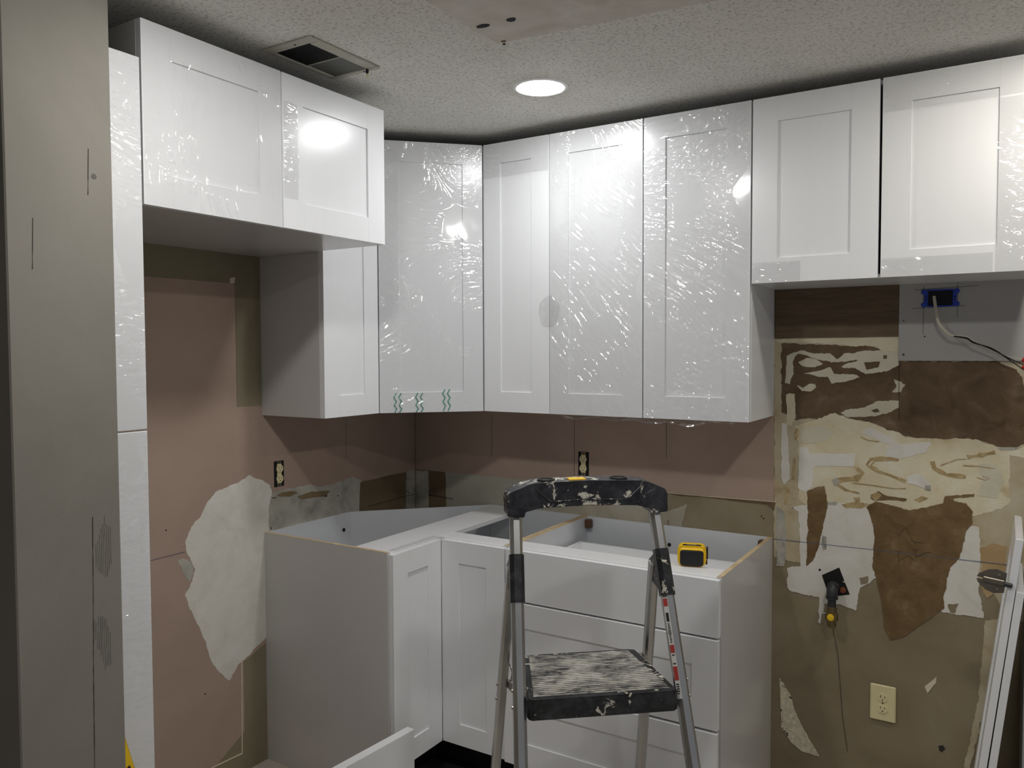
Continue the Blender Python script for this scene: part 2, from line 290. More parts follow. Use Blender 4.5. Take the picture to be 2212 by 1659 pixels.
# torn-paper, compound and paint shapes, in inches on the wall plane
BACK_PATCHES=[
('plywood_strip','plywood',3,0.0,[(65.69,70.3),(81.6,69.94),(81.7,63.16),(65.76,63.08)]),
('torn_paper_patch','brown',2,0.12,[(66.58,62.37),(78.24,61.9),(79.45,61.33),(81.7,60.59),(81.71,59.85),(92.54,59.88),(94.91,58.86),(95.63,57.49),(95.94,49.93),(95.09,49.28),(93.32,49.17),(91.36,49.85),(89.52,50.1),(86.7,49.77),(82.64,49.91),(81.12,50.58),(78.38,51.57),(75.75,52.03),(73.77,52.72),(71.77,51.87),(68.6,51.64),(66.67,52.65)]),
('paint_island','cream',3,0.1,[(65.76,62.98),(72.01,63.39),(76.49,63.14),(81.66,63.16),(81.69,61.05),(79.62,61.24),(78.93,61.89),(76.51,61.91),(74.02,62.12),(69.8,62.44),(66.0,62.48)]),
('paint_island','cream2',3,0.1,[(67.27,60.69),(69.25,61.37),(71.12,60.88),(73.13,60.97),(74.04,60.11),(74.93,60.87),(78.08,61.34),(81.64,61.14),(81.67,59.3),(79.66,58.35),(77.6,58.11),(76.37,58.89),(74.59,59.06),(75.48,59.6),(76.88,60.02),(73.33,59.69),(71.5,60.11),(68.88,60.89),(68.54,60.63),(68.13,59.81),(68.25,58.04),(67.82,56.65),(67.11,56.74),(67.28,59.01)]),
('paint_island','cream2',3,0.08,[(68.89,59.71),(70.01,60.3),(71.13,60.2),(72.18,59.53),(71.14,59.04),(69.46,59.09)]),
('paint_island','cream2',3,0.08,[(69.66,58.15),(71.52,58.46),(73.15,59.05),(73.71,58.1),(74.78,58.11),(76.56,58.04),(76.87,57.76),(75.15,57.07),(73.36,56.75),(72.81,57.61),(71.52,57.78)]),
('paint_island','cream2',3,0.08,[(68.74,56.47),(69.68,56.1),(70.42,56.74),(71.17,56.71),(71.39,56.13),(70.62,55.63),(69.5,55.7)]),
('paint_island','cream',3,0.1,[(67.23,55.15),(67.8,55.36),(68.5,55.24),(68.59,51.93),(68.04,50.72),(67.46,50.9)]),
('paint_island','cream2',3,0.1,[(74.49,52.75),(75.2,53.25),(77.66,53.62),(78.86,54.41),(80.73,54.75),(81.74,54.68),(81.75,53.76),(80.42,52.87),(78.02,52.41),(75.57,52.21)]),
('paint_island','cream2',3,0.1,[(81.11,57.44),(81.7,57.18),(82.45,56.82),(81.97,55.7),(80.97,55.77),(81.46,56.71)]),
('torn_paper_patch','brown',4,0.06,[(77.41,59.74),(79.39,59.84),(79.23,59.09),(77.77,58.71)]),
('torn_paper_patch','brown',4,0.05,[(79.8,60.68),(80.22,60.68),(80.23,60.22),(79.81,60.21)]),
('torn_paper_patch','brown',4,0.05,[(78.36,53.27),(79.21,53.58),(79.48,53.12),(78.88,53.0)]),
('paint_layer','tan',1,0.15,[(65.56,63.18),(81.66,63.16),(95.6,60.58),(96.48,59.9),(97.09,27.16),(94.74,27.8),(91.66,32.28),(82.05,32.35),(71.82,31.3),(66.88,31.42),(65.86,31.69)]),
('mud_layer','mud',2,0.15,[(68.51,50.74),(71.77,51.87),(73.77,52.72),(75.75,52.03),(78.38,51.57),(81.12,50.58),(82.64,49.91),(86.7,49.77),(89.52,50.1),(91.36,49.85),(93.32,49.17),(95.09,48.84),(95.81,49.58),(95.84,48.03),(94.37,48.28),(94.34,42.16),(91.52,40.47),(88.28,40.12),(87.33,40.02),(79.41,39.19),(76.8,38.53),(73.21,38.53),(71.36,39.32),(69.28,40.11),(69.01,48.0)]),
('paint_island','white',4,0.08,[(69.2,47.82),(70.33,47.79),(70.53,46.92),(76.52,47.3),(76.36,45.57),(71.11,45.19),(70.95,42.23),(70.03,41.36),(69.08,41.87)]),
('paint_island','white',3,0.08,[(66.69,51.06),(67.46,50.99),(67.8,45.94),(67.92,43.17),(67.16,42.3),(66.76,43.07)]),
('RIB','ochre',4,0.16,[(81.85,46.81),(79.82,46.95),(78.45,46.67),(77.94,45.88),(78.98,45.2),(80.87,44.68),(82.72,44.0)]),
('RIB','ochre',4,0.1,[(81.85,46.9),(80.16,46.6),(78.97,46.52),(78.46,45.82),(79.32,45.41)]),
('RIB','ochre',4,0.3,[(73.7,43.15),(74.96,43.64),(76.73,43.88),(77.51,44.71),(76.72,45.31)]),
('RIB','ochre',4,0.2,[(85.78,46.9),(86.04,46.0),(87.41,45.29),(89.6,45.19)]),
('RIB','ochre',4,0.07,[(76.04,43.25),(78.49,43.17),(81.23,42.94),(82.74,43.07)]),
('RIB','ochre',4,0.22,[(89.71,47.7),(90.78,47.95),(92.74,48.52)]),
('RIB','ochre',4,0.12,[(74.25,42.91),(75.34,42.23),(77.11,41.91)]),
('RIB','ochre',4,0.05,[(86.75,46.42),(88.63,47.36),(89.56,47.43)]),
('RIB','ochre',4,0.06,[(89.27,46.6),(90.81,46.62),(92.77,46.45)]),
('RIB','ochre',4,0.07,[(77.19,49.62),(78.07,49.2),(79.45,49.09)]),
('RIB','ochre',4,0.16,[(68.8,50.36),(68.66,48.78)]),
('RIB','ochre',4,0.16,[(68.56,46.19),(68.4,43.2)]),
('RIB','ochre',4,0.22,[(67.65,41.75),(67.38,39.52)]),
('RIB','ochre',4,0.05,[(90.83,45.2),(91.75,44.92),(92.2,45.14),(91.43,45.43)]),
('compound_patch','white',3,0.12,[(67.94,39.19),(73.4,40.45),(78.17,39.98),(78.83,38.43),(79.07,36.15),(78.81,32.17),(79.35,30.63),(77.46,28.94),(77.05,27.7),(76.86,25.79),(74.89,26.17),(72.78,26.06),(72.25,23.08),(72.02,23.28),(72.1,26.79),(70.16,26.84),(68.3,27.03),(67.71,27.68),(67.68,30.37),(69.42,30.86),(69.23,38.6)]),
('compound_patch','white',2,0.12,[(89.98,38.99),(91.1,38.9),(91.44,35.46),(91.24,31.07),(91.86,27.35),(89.6,27.29),(87.3,27.34),(86.7,28.13),(87.4,32.71),(89.1,34.71),(89.42,38.27)]),
('torn_paper_patch','brown2',4,0.08,[(70.34,41.6),(71.36,42.17),(72.59,42.51),(73.07,40.18),(72.65,37.76),(72.01,34.34),(71.25,31.84),(70.3,30.98),(70.39,37.51)]),
('torn_paper_patch','brown2',4,0.08,[(78.47,41.4),(78.78,41.89),(79.41,42.41),(80.04,42.12),(80.66,41.84),(82.91,41.71),(82.71,41.39),(80.67,41.42),(79.21,41.01)]),
('torn_paper_patch','brown2',4,0.1,[(77.96,40.08),(79.21,41.01),(83.13,40.26),(84.73,40.65),(87.07,41.55),(87.35,42.46),(90.66,43.09),(90.57,42.76),(88.21,42.32),(88.41,41.9),(89.74,41.81),(90.42,40.78),(90.44,39.26),(89.8,38.31),(89.1,34.71),(87.98,33.23),(87.46,29.37),(87.39,27.8),(85.16,25.61),(82.97,23.39),(81.24,22.38),(80.49,23.86),(80.03,27.49),(79.35,30.63),(78.81,32.17),(79.07,36.15),(78.72,38.42)]),
('wallpaper_scrap','scrap',2,0.06,[(66.77,14.15),(68.33,12.02),(68.82,10.15),(70.13,7.51),(72.35,4.16),(69.93,4.25),(68.52,5.11),(67.08,6.99),(66.92,11.19)]),
('wallpaper_scrap','cream',2,0.04,[(85.39,17.04),(86.75,18.69),(86.66,17.77),(85.7,16.2)]),
('hole','dark',2,0.03,[(87.09,9.5),(87.57,9.74),(87.87,9.36),(87.49,8.81),(87.19,8.96)]),
('LINE','blue',5,0.05,[(65.74,34.3),(78.25,34.42),(88.15,34.48),(94.83,34.52)]),
('paint_layer','tanwarm',2,0.12,[(91.33,36.32),(92.8,36.94),(94.25,36.9),(93.95,33.65),(93.27,30.96),(92.18,29.91),(91.61,31.13)]),
('paint_layer','tan',2,0.1,[(92.05,27.06),(94.06,27.63),(92.24,15.92),(90.69,7.57),(90.03,7.38),(91.48,16.84)]),
('paint_island','white',3,0.1,[(77.18,50.19),(78.22,51.0),(79.77,50.32),(81.98,48.95),(85.59,49.34),(85.12,48.04),(82.01,46.91),(80.15,47.35),(80.81,48.88),(79.1,49.35)]),
('paint_island','white',4,0.1,[(82.88,44.75),(84.35,45.24),(85.67,43.88),(85.6,43.14),(84.7,43.43),(82.89,43.83)]),
('paint_island','cream2',3,0.1,[(69.36,50.59),(71.97,50.9),(73.8,50.02),(73.09,49.02),(70.52,48.29),(69.39,48.42)]),
('paint_island','cream2',3,0.1,[(90.8,46.8),(92.91,47.13),(93.84,44.92),(92.99,42.74),(90.87,42.89),(91.44,44.9)]),
('glue_spot','ochre',4,0.08,[(78.51,41.75),(79.37,42.4),(79.89,41.88),(79.21,41.06)]),
('glue_spot','ochre',4,0.08,[(83.75,41.68),(84.56,42.22),(85.38,42.02),(84.41,41.38)]),
('glue_spot','ochre',4,0.06,[(74.82,40.15),(76.77,40.73),(78.35,40.6),(77.49,39.94),(75.37,39.73)]),
('glue_spot','ochre',4,0.06,[(76.33,41.26),(77.12,41.43),(77.21,40.87),(76.6,40.71)]),
('glue_spot','greywhite',4,0.06,[(73.52,43.52),(74.24,43.87),(74.61,43.13),(73.89,42.59)]),
('glue_spot','greywhite',4,0.05,[(85.03,43.64),(85.67,43.69),(85.68,43.05),(85.04,43.09)]),
('glue_spot','greywhite',3,0.08,[(92.95,49.1),(95.09,49.33),(94.95,48.92),(93.33,48.73)]),
('glue_spot','greywhite',3,0.06,[(73.06,40.42),(74.28,40.42),(74.18,40.01),(73.07,39.9)]),
('stain','greywhite',4,0.08,[(72.45,35.59),(72.9,35.4),(72.92,33.74),(72.58,33.46),(72.35,34.14)]),
('stain','khaki',4,0.1,[(87.86,28.44),(89.01,28.74),(88.65,27.46),(88.17,27.37)]),
('stain','khaki',4,0.08,[(77.23,30.31),(78.3,30.7),(78.31,29.77),(77.46,29.41)]),
('stain','greywhite',3,0.1,[(66.18,39.02),(67.25,38.39),(67.52,34.76),(67.32,30.57),(66.14,30.4)]),
('LINE','dark',5,0.04,[(81.71,59.85),(81.81,52.09)]),
('LINE','dark',5,0.03,[(81.86,36.71),(82.86,37.97),(83.49,36.45),(84.21,35.75)]),
('LINE','dark',5,0.03,[(83.7,36.14),(84.9,36.06)]),
('LINE','dark',5,0.03,[(82.0,34.56),(82.06,33.08)]),
('LINE','dark',5,0.03,[(81.83,34.54),(82.51,34.63)]),
('LINE','dark',5,0.03,[(81.91,33.18),(83.02,34.13)]),
('LINE','dark',5,0.03,[(83.71,35.08),(84.32,35.07)]),
('LINE','dark',5,0.03,[(83.98,35.02),(84.14,33.48)]),
('LINE','dark',5,0.03,[(83.02,34.13),(84.14,33.6)]),
('LINE','dark',5,0.03,[(84.13,34.16),(85.21,34.82),(85.9,34.96)]),
('LINE','dark',3,0.025,[(73.82,23.36),(74.65,18.97),(75.3,10.72),(76.02,5.87)]),
('primed_drywall','pink',2,0.06,[(0.66,66.53),(65.51,65.13),(65.75,39.65),(60.96,39.6),(53.96,39.64),(48.03,39.6),(40.98,39.79),(34.35,39.91),(21.82,39.43),(15.17,39.46),(6.39,39.45),(3.2,39.46),(0.36,39.42)]),
('bare_board','darkbrown',1,0.06,[(0.4,39.83),(7.99,40.17),(7.66,32.41),(0.31,31.66)]),
('compound_patch','greywhite',2,0.06,[(0.39,39.21),(3.29,39.34),(3.35,31.53),(0.3,31.21)]),
('paint_layer','greengrey',1,0.05,[(7.19,39.47),(22.77,40.46),(33.81,40.15),(33.8,34.12),(7.39,31.95)]),
('compound_patch','greywhite2',2,0.08,[(30.63,35.38),(41.66,36.93),(46.36,37.39),(49.77,36.66),(52.85,38.03),(52.0,34.33),(44.04,34.08),(30.63,34.45)]),
('torn_edge','brown',3,0.05,[(49.31,39.57),(51.97,39.54),(57.33,39.61),(65.59,39.72),(65.98,39.52),(65.8,38.41),(64.91,39.22),(61.44,39.28),(55.21,39.42),(51.97,39.22)]),
('LINE','dark',4,0.035,[(17.39,50.4),(17.35,43.07)]),
('LINE','dark',4,0.035,[(33.59,50.25),(33.58,40.69)]),
('LINE','dark',4,0.035,[(49.49,50.41),(49.52,44.83)]),
('LINE','dark',3,0.05,[(49.65,37.93),(49.7,36.86)]),
('LINE','brown',3,0.12,[(49.88,35.27),(49.82,34.4)]),
('LINE','cream',4,0.1,[(47.95,39.56),(53.06,39.53),(59.4,39.6),(66.08,39.69)]),
]
LEFT_PATCHES=[
('primed_drywall','pink',2,0.05,[(-74.0,71.0),(-40.3,71.2),(-40.3,53.5),(-30.0,53.5),(-30.0,60.0),(-0.05,60.0),(0.49,39.18),(-4.27,39.26),(-8.15,39.35),(-11.26,39.15),(-14.24,39.26),(-15.97,40.0),(-16.82,40.32),(-18.23,40.11),(-22.05,39.68),(-24.67,39.67),(-26.18,40.37),(-28.89,40.39),(-31.75,40.44),(-33.59,40.27),(-35.39,40.19),(-35.7,17.8),(-39.9,16.3),(-39.9,6.0),(-46.0,2.5),(-74.0,2.0)]),
('compound_patch','greywhite',1,0.06,[(-14.24,39.56),(-14.86,37.02),(-15.21,33.64),(-14.94,32.17),(-35.75,33.55),(-35.6,40.58),(-33.59,40.45),(-26.17,40.65),(-16.82,40.52)]),
('torn_paper_patch','olive',3,0.05,[(-33.15,39.67),(-31.99,40.03),(-29.87,39.83),(-28.91,39.41),(-30.6,39.18),(-32.23,39.31)]),
('torn_paper_patch','olive',3,0.05,[(-29.04,38.88),(-26.2,39.15),(-21.94,38.73),(-23.14,37.92),(-26.22,38.21),(-28.45,38.34)]),
('torn_paper_patch','brown',3,0.03,[(-34.17,39.51),(-33.15,39.43),(-33.38,39.31),(-33.95,39.35)]),
('bare_board','darkbrown',1,0.04,[(-14.83,39.04),(-2.6,39.26),(-2.7,32.09),(-15.21,33.44)]),
('compound_patch','greywhite',2,0.05,[(-2.43,39.34),(0.49,39.25),(0.38,30.89),(-2.71,31.44)]),
('compound_patch','white',3,0.12,[(-38.24,43.39),(-40.15,42.66),(-41.63,42.42),(-44.15,41.89),(-45.39,40.75),(-46.63,38.89),(-48.17,37.72),(-49.19,35.9),(-49.07,34.43),(-48.6,33.45),(-47.8,31.82),(-48.17,30.15),(-49.36,28.71),(-48.75,26.81),(-47.64,24.44),(-46.67,22.08),(-46.03,20.09),(-45.38,18.08),(-44.01,16.09),(-42.42,14.46),(-40.71,16.34),(-38.99,16.86),(-37.62,17.68),(-35.61,18.65),(-34.99,29.44),(-34.8,38.39),(-34.16,39.89),(-34.54,41.55),(-36.31,42.59)]),
('scuff','greywhite',3,0.15,[(-50.38,33.57),(-49.41,33.78),(-48.44,32.84),(-47.81,31.52),(-48.67,29.99),(-49.46,31.48)]),
('LINE','blueline',3,0.1,[(-54.39,34.48),(-51.94,34.49),(-49.23,34.52)]),
('LINE','dark',3,0.04,[(-18.1,50.2),(-18.22,43.6)]),
('LINE','cream',3,0.2,[(-45.71,3.14),(-40.4,2.9)]),
('LINE','cream',3,0.15,[(-40.22,16.64),(-40.43,2.92)]),
('compound_patch','cream',3,0.02,[(-41.1,71.89),(-40.22,72.09),(-40.32,71.29),(-41.04,71.11)]),
('dark_strip','oliveboard',1,0.03,[(-40.2,53.4),(-35.5,53.2),(-35.5,76.5),(-40.2,76.5)]),
]
# ---------------------------------------------------------------- the room
CZ = 94.8; XR, YF = 150.0, -200.0
def struct(o): o['kind'] = 'structure'; return o
floor = struct(box('floor', (-4, YF, -1), (XR, 4, 0), FLOOR, bev=0))
ceiling = struct(box('ceiling', (-4, YF, CZ), (XR, 4, CZ + 2), CEIL, bev=0))
wall_left = struct(box('wall_left', (-4, YF, 0), (0, 0, CZ), PATCHMAT['oliveboard'], bev=0))
wall_back = struct(box('wall_back', (-4, 0, 0), (XR, 4, CZ), OLDWALL, bev=0))
wall_stub = struct(box('wall_stub', (0, -83.4, 0), (26, -74.35, CZ), PATCHMAT['post'], bev=.12))

box('floor_shade_sheet', (14, -27, 0), (64, -.5, .04), plain('painted_floor_shade', (16, 16, 16), .8), floor, 0)  # black sheet added to paint the floor shade under and before the base cabinets
def ragged(pts, amp, seed):
    if amp <= 0: return pts
    out = []; n = len(pts); rnd = random.Random(seed)
    for i in range(n):
        a, b = Vector(pts[i]), Vector(pts[(i + 1) % n]); L = (b - a).length
        k = max(1, min(40, int(L / .24)))
        nr = Vector((-(b - a).y, (b - a).x)); nr = nr.normalized() if nr.length else nr
        for j in range(k):
            q = a.lerp(b, j / k)
            n2 = noise.noise((q.x * .9, q.y * .9, seed)) * 1.5 + noise.noise((q.x * 2.6, q.y * 2.6, seed + 9)) * .8
            q = q + nr * amp * (n2 + rnd.uniform(-.35, .35))
            out.append((q.x, q.y))
    return out
def ribbon(pts, wd, seed, vary=True):
    P = [Vector(p) for p in pts]; Q = []; rnd = random.Random(seed)
    for a, b in zip(P, P[1:]):
        k = max(1, int((b - a).length / .5)) if vary else 1
        Q += [a.lerp(b, j / k) for j in range(k)]
    Q.append(P[-1]); l, r = [], []
    for i, q in enumerate(Q):
        t = Q[min(i + 1, len(Q) - 1)] - Q[max(i - 1, 0)]
        nn = Vector((-t.y, t.x)).normalized() * wd * (rnd.uniform(.5, 1.4) if vary else 1) / (1 if vary else 1)
        l.append((q + nn * .5)[:]); r.append((q - nn * .5)[:])
    return l + r[::-1]
PATCH_NAME = {'RIB': 'glue_trail', 'LINE': 'pencil_line', 'blue': 'chalk_line', 'blueline': 'chalk_line'}
def patches(table, wall, fn):
    for i, (nm, mt, lay, rag, pts) in enumerate(table):
        th = .012 + .022 * lay + .0004 * i
        if nm == 'RIB': pl = ribbon(pts, rag * 2.2, i)
        elif nm == 'LINE': pl = ribbon(pts, rag, i, False)
        else: pl = ragged(pts, rag, i)
        nm2 = PATCH_NAME.get(mt if nm == 'LINE' else nm, PATCH_NAME.get(nm, nm))
        if nm == 'LINE' and mt in ('cream',): nm2 = 'torn_paper_lip'
        if nm == 'primed_drywall': nm2 = 'primed_drywall_sheet'
        bm = bmesh.new(); prism(bm, pl, fn, th if nm != 'plywood_strip' else .3)
        done(bm, nm2, PATCHMAT[mt], wall)
patches(BACK_PATCHES, wall_back, lambda u, v, q: (u, -q, v))
patches(LEFT_PATCHES, wall_left, lambda u, v, q: (q, u, v))
# grey new drywall piece behind the over-stove cabinet, with its pencilled cut lines and nail
pb = box('drywall_patch', (81.65, -.4, 59.95), (103, 0, 72), PATCHMAT['greyboard'], wall_back, .03)
for a, b in (((83.4, 69.15), (90.6, 69.4)), ((83.2, 66.75), (89.3, 66.95)), ((84.5, 69.6), (84.5, 63.4)), ((88.3, 69.9), (88.35, 65.4))):
    bm = bmesh.new(); prism(bm, ribbon([a, b], .05, 1, False), lambda u, v, q: (u, -.4 - q, v), .01); done(bm, 'pencil_line', PATCHMAT['dark'], pb)
for x, z, r in ((82.25, 60.75, .14), (82.2, 65.2, .08), (84.7, 63.1, .1)):
    bm = bmesh.new(); lathe(bm, [(r, 0), (r, -.03)], (x, -.4, z), 'y', 10); done(bm, 'nail_head', PATCHMAT['dark'], pb)
# screw heads and flecks on the walls
for x, z in ((42.5, 37.2), (41.8, 36.6), (51.9, 43.0), (59.5, 39.6), (64.0, 37.4), (64.3, 37.1), (66.2, 36.9)):
    bm = bmesh.new(); lathe(bm, [(.11, 0), (.11, -.06)], (x, 0, z), 'y', 8); done(bm, 'nail_head', PATCHMAT['dark'], wall_back)
for y, z, r in ((-34.4, 34.9, .13), (-22.9, 38.0, .2), (-20.2, 37.6, .12), (-52, 38, .12), (-46.5, 14, .12)):
    bm = bmesh.new(); lathe(bm, [(r, .0), (r, .08)], (0, y, z), 'x', 8); done(bm, 'nail_head', PATCHMAT['dark'], wall_left)
# scribbled arc of wire / crack in the corner above the susan cabinet
for pts in ([(-13, 34.6), (-7, 34.7), (-2.7, 34.8), (-.1, 34.7)], [(-2.6, 35.8), (-1.5, 35.1)]):
    bm = bmesh.new(); prism(bm, ribbon(pts, .09, 3, False), lambda u, v, q: (q, u, v), .07); done(bm, 'pencil_line', PATCHMAT['dark'], wall_left)
for pts in ([(.1, 34.7), (4.7, 34.9), (9, 34.8)], [(5.5, 36.6), (2, 35.0), (2.7, 34.6)], [(2, 35.1), (9, 34.5)]):
    bm = bmesh.new(); prism(bm, ribbon(pts, .09, 3, False), lambda u, v, q: (u, -q, v), .07); done(bm, 'pencil_line', PATCHMAT['dark'], wall_back)
# wall end by the fridge space: cracked corner bead, sanding-screen scuffs
for pts, wd in (([(-76.94, 47), (-77.05, 40), (-77.2, 33), (-77.38, 20)], .06), ([(-76.5, 79), (-76.63, 75)], .06), ([(-81.3, 72.4), (-81.44, 68.2)], .05)):
    bm = bmesh.new(); prism(bm, ribbon(pts, wd, 5), lambda u, v, q: (26 + q, u, v), .02); done(bm, 'plaster_crack', PATCHMAT['dark'], wall_stub)
GREYMARK = plain('grey_sanding_mark', (96, 94, 88), .8)
for y0, z0, z1, n in ((-75.35, 41.2, 46.6, 9), (-75.6, 33.2, 38.0, 9)):
    bm = bmesh.new(); rnd = random.Random(int(z0))
    for k in range(n):
        y = y0 - k * .17; t = 1 - abs(k - 3) / 8
        c = (z0 + z1) / 2 + rnd.uniform(-.3, .3) - (k - 3) * (.1 if z0 > 40 else -.25)
        h = (z1 - z0) / 2 * t
        prism(bm, ribbon([(y, c - h), (y + .02, c), (y, c + h)], .06, k), lambda u, v, q: (26 + q, u, v), .012)
    o = done(bm, 'sanding_mark', GREYMARK, wall_stub); o['kind'] = 'stuff'
bm = bmesh.new(); lathe(bm, [(.24, 0), (.24, .03)], (26, -76.05, 76.7), 'x', 12); done(bm, 'filled_screw_spot', GREYMARK, wall_stub)
# ceiling: smooth scar of a removed fixture and anchor holes
SCAR = scuffed('bare_ceiling_scar', [(196, 188, 176), (210, 204, 194), (220, 215, 206)], 9, .6, .95)
bm = bmesh.new(); prism(bm, ragged([(46.1, -42.4), (58, -41.3), (72, -40), (72, -66), (46.2, -66)], .2, 9), lambda u, v, q: (u, v, CZ - q), .05); done(bm, 'texture_scar', SCAR, ceiling)
for k, (x, y, sx, sy) in enumerate(((47.5, -47.2, .75, .4), (50.8, -47.0, .55, .4), (47.1, -42.7, .3, .2), (46.7, -41.9, .16, .12))):
    bm = bmesh.new(); prism(bm, ragged(circ(1, 9, sx, sy, x, y), .1, k), lambda u, v, q: (u, v, CZ - q), .09); done(bm, 'anchor_hole', PATCHMAT['brown'] if k == 2 else BLACK, ceiling)

# ---------------------------------------------------------------- recessed lights (four in a grid)
for (x, y), col, lab, pw in LAMP_SPOTS:
    t = thing('recessed_light', lab, 'ceiling light', (x, y, CZ), 0, 'recessed ceiling lights')
    bm = bmesh.new(); lathe(bm, [(2.75, -.06), (2.85, -.16), (3.2, -.2), (3.5, -.08), (3.5, 0), (2.75, 0), (2.75, -.06)], (0, 0, 0), 'z', 40); done(bm, 'trim_ring', TRIMW, t, True)
    bm = bmesh.new(); lathe(bm, [(2.75, -.02), (2.3, -.33), (0.0001, -.45)], (0, 0, 0), 'z', 18); done(bm, 'lens', emit('led_lens', col, LAMP * pw), t, True)

# ---------------------------------------------------------------- ceiling vent
v = thing('ceiling_vent', 'aged rectangular ceiling vent, half dark grille and half grey damper', 'vent', (27, -49.4, CZ))
bm = bmesh.new()
for a, b in (((-3.75, -5.55), (3.75, -4.35)), ((-3.75, 4.75), (3.75, 5.55)), ((-3.75, -4.35), (-2.85, 4.75)), ((2.35, -4.35), (3.75, 4.75))):
    bm_box(bm, (a[0], a[1], -.28), (b[0], b[1], 0), .1)
done(bm, 'frame', FRAMEG, v)
box('throat', (-2.9, -4.4, -.02), (2.4, 4.8, 0), BLACK, v, 0)
bm = bmesh.new()
for k in range(20):
    y = -4.3 + k * .235; bm_box(bm, (-2.85, y, -.2), (2.35, y + .07, -.03))
o = done(bm, 'grille', GRILLE, v); o['kind'] = 'stuff'
box('damper', (-2.85, .5, -.14), (2.35, 4.75, -.04), DAMPER, v, .02)
box('divider', (-2.85, .35, -.22), (2.35, .5, -.02), FRAMEG, v, .02)
box('lever', (2.2, 4.7, -.75), (2.45, 5.0, -.2), BLACK, v, .04); box('lever_tip', (2.15, 4.85, -1.05), (2.5, 5.05, -.7), IVORY, v, .05)
for x, y in ((.9, -5.0), (1.6, 5.15)):
    bm = bmesh.new(); lathe(bm, [(.13, -.28), (.13, -.34)], (x, y, 0), 'z', 10); done(bm, 'screw', SCREW, v)

# ---------------------------------------------------------------- cabinets
def door(parent, wd, ht, loc, rz=0, stile=3.1, rail=3.1, recess=.22, filmk=None, film_rect=None, th=.75, mat=WHITE, name='door'):
    slab = recess == 0
    bm = bmesh.new()
    if slab: bm_box(bm, (stile, -th, 0), (wd - stile, 0, ht), .015)
    else: bm_box(bm, (stile - .25, -(th - recess), rail - .25), (wd - stile + .25, -.12, ht - rail + .25))
    d = done(bm, name, mat, parent); d.location = Vector(loc) * I; d.rotation_euler = (0, 0, R(rz))
    for x0 in (0, wd - stile): box('stile', (x0, -th, 0), (x0 + stile, 0, ht), mat, d, .018)
    for z0 in (() if slab else (0, ht - rail)): box('rail', (stile, -th, z0), (wd - stile, 0, z0 + rail), mat, d, .018)
    if filmk:
        x0, z0, x1, z1 = film_rect or (.05, .05, wd - .05, ht - .05)
        sheet('film_wrap', x0, x1, z0, z1, -(th + .035), filmk, d, wd, ht, stile)
    return d
def wrinkle(F, x, z, wd, ht, stile):
    s = F['seed'] * 10
    a = R(F['ang'] + F['fan'] * noise.noise((x * .07 + s, z * .05, 1)) * 1.6)
    u = x * math.cos(a) + z * math.sin(a); v_ = -x * math.sin(a) + z * math.cos(a)
    wob = .5 * noise.noise((x * .3, z * .3, s))
    n1 = noise.noise((u * F['fx'] + wob, v_ * F['fz'], s)); n2 = noise.noise((u * F['fx'] * 2.1 + s, v_ * F['fz'] * 2.0 + wob, s + 5))
    r1 = max(0, 1 - abs(n1) * 2.6) ** 1.4; r2 = max(0, 1 - abs(n2) * 2.4) ** 1.4
    m = max(0, min(1, (noise.noise((x * .16 + s, z * .12, s + 9)) - F['thr']) / .25))
    h = F['amp'] * m * (r1 + .6 * r2)
    if stile:
        de = min(abs(x - stile), abs(wd - stile - x)); dz = min(abs(z - stile), abs(ht - stile - z))
        mm = max(0, noise.noise((x * .2, z * .17, s + 3)) + .15) * 1.6
        if de < 1.3: h += F['comb'] * mm * (1 - de / 1.3) * max(0, 1 - abs(noise.noise((x * .5, z * 2.3, s))) * 3)
        if dz < 1.6: h += F['comb'] * mm * (1 - dz / 1.6) * max(0, 1 - abs(noise.noise((x * 2.3, z * .5, s))) * 3)
    return h + .012 * noise.noise((x * .5, z * .4, s))
def sheet(name, x0, x1, z0, z1, y, kind, parent, wd=0, ht=0, stile=0, res=.125):
    F = FILM[kind]
    nx, nz = max(2, int((x1 - x0) / res)), max(2, int((z1 - z0) / res)); V = []
    for j in range(nz + 1):
        z = z0 + (z1 - z0) * j / nz
        for i in range(nx + 1):
            x = x0 + (x1 - x0) * i / nx
            V.append((x * I, (y - max(-.02, wrinkle(F, x, z, wd, ht, stile))) * I, z * I))
    n = nx + 1
    f = [(j * n + i, j * n + i + 1, (j + 1) * n + i + 1, (j + 1) * n + i) for j in range(nz) for i in range(nx)]
    me = bpy.data.meshes.new(name); me.from_pydata(V, [], f); me.polygons.foreach_set('use_smooth', [True] * len(f)); me.update()
    return link(name, me, parent, FILMMAT)
def carcass(t, wd, dp, ht, outer=WHITE, inner=WHITE_IN, base=0.0, topopen=False):
    box('side_panel', (0, -dp, base), (.5, 0, ht), outer, t); box('side_panel', (wd - .5, -dp, base), (wd, 0, ht), outer, t)
    box('bottom_panel', (.5, -dp, base), (wd - .5, 0, base + .5), outer, t)
    if not topopen: box('top_panel', (.5, -dp, ht - .5), (wd - .5, 0, ht), inner, t)
    box('back_panel', (.5, -.35, base + .5), (wd - .5, -.02, ht - (0 if topopen else .5)), inner, t)
ZB, ZT, ZS = 52.05, 93.25, 69.95
HW = ZT - ZB
G = 'white shaker wall cabinets'
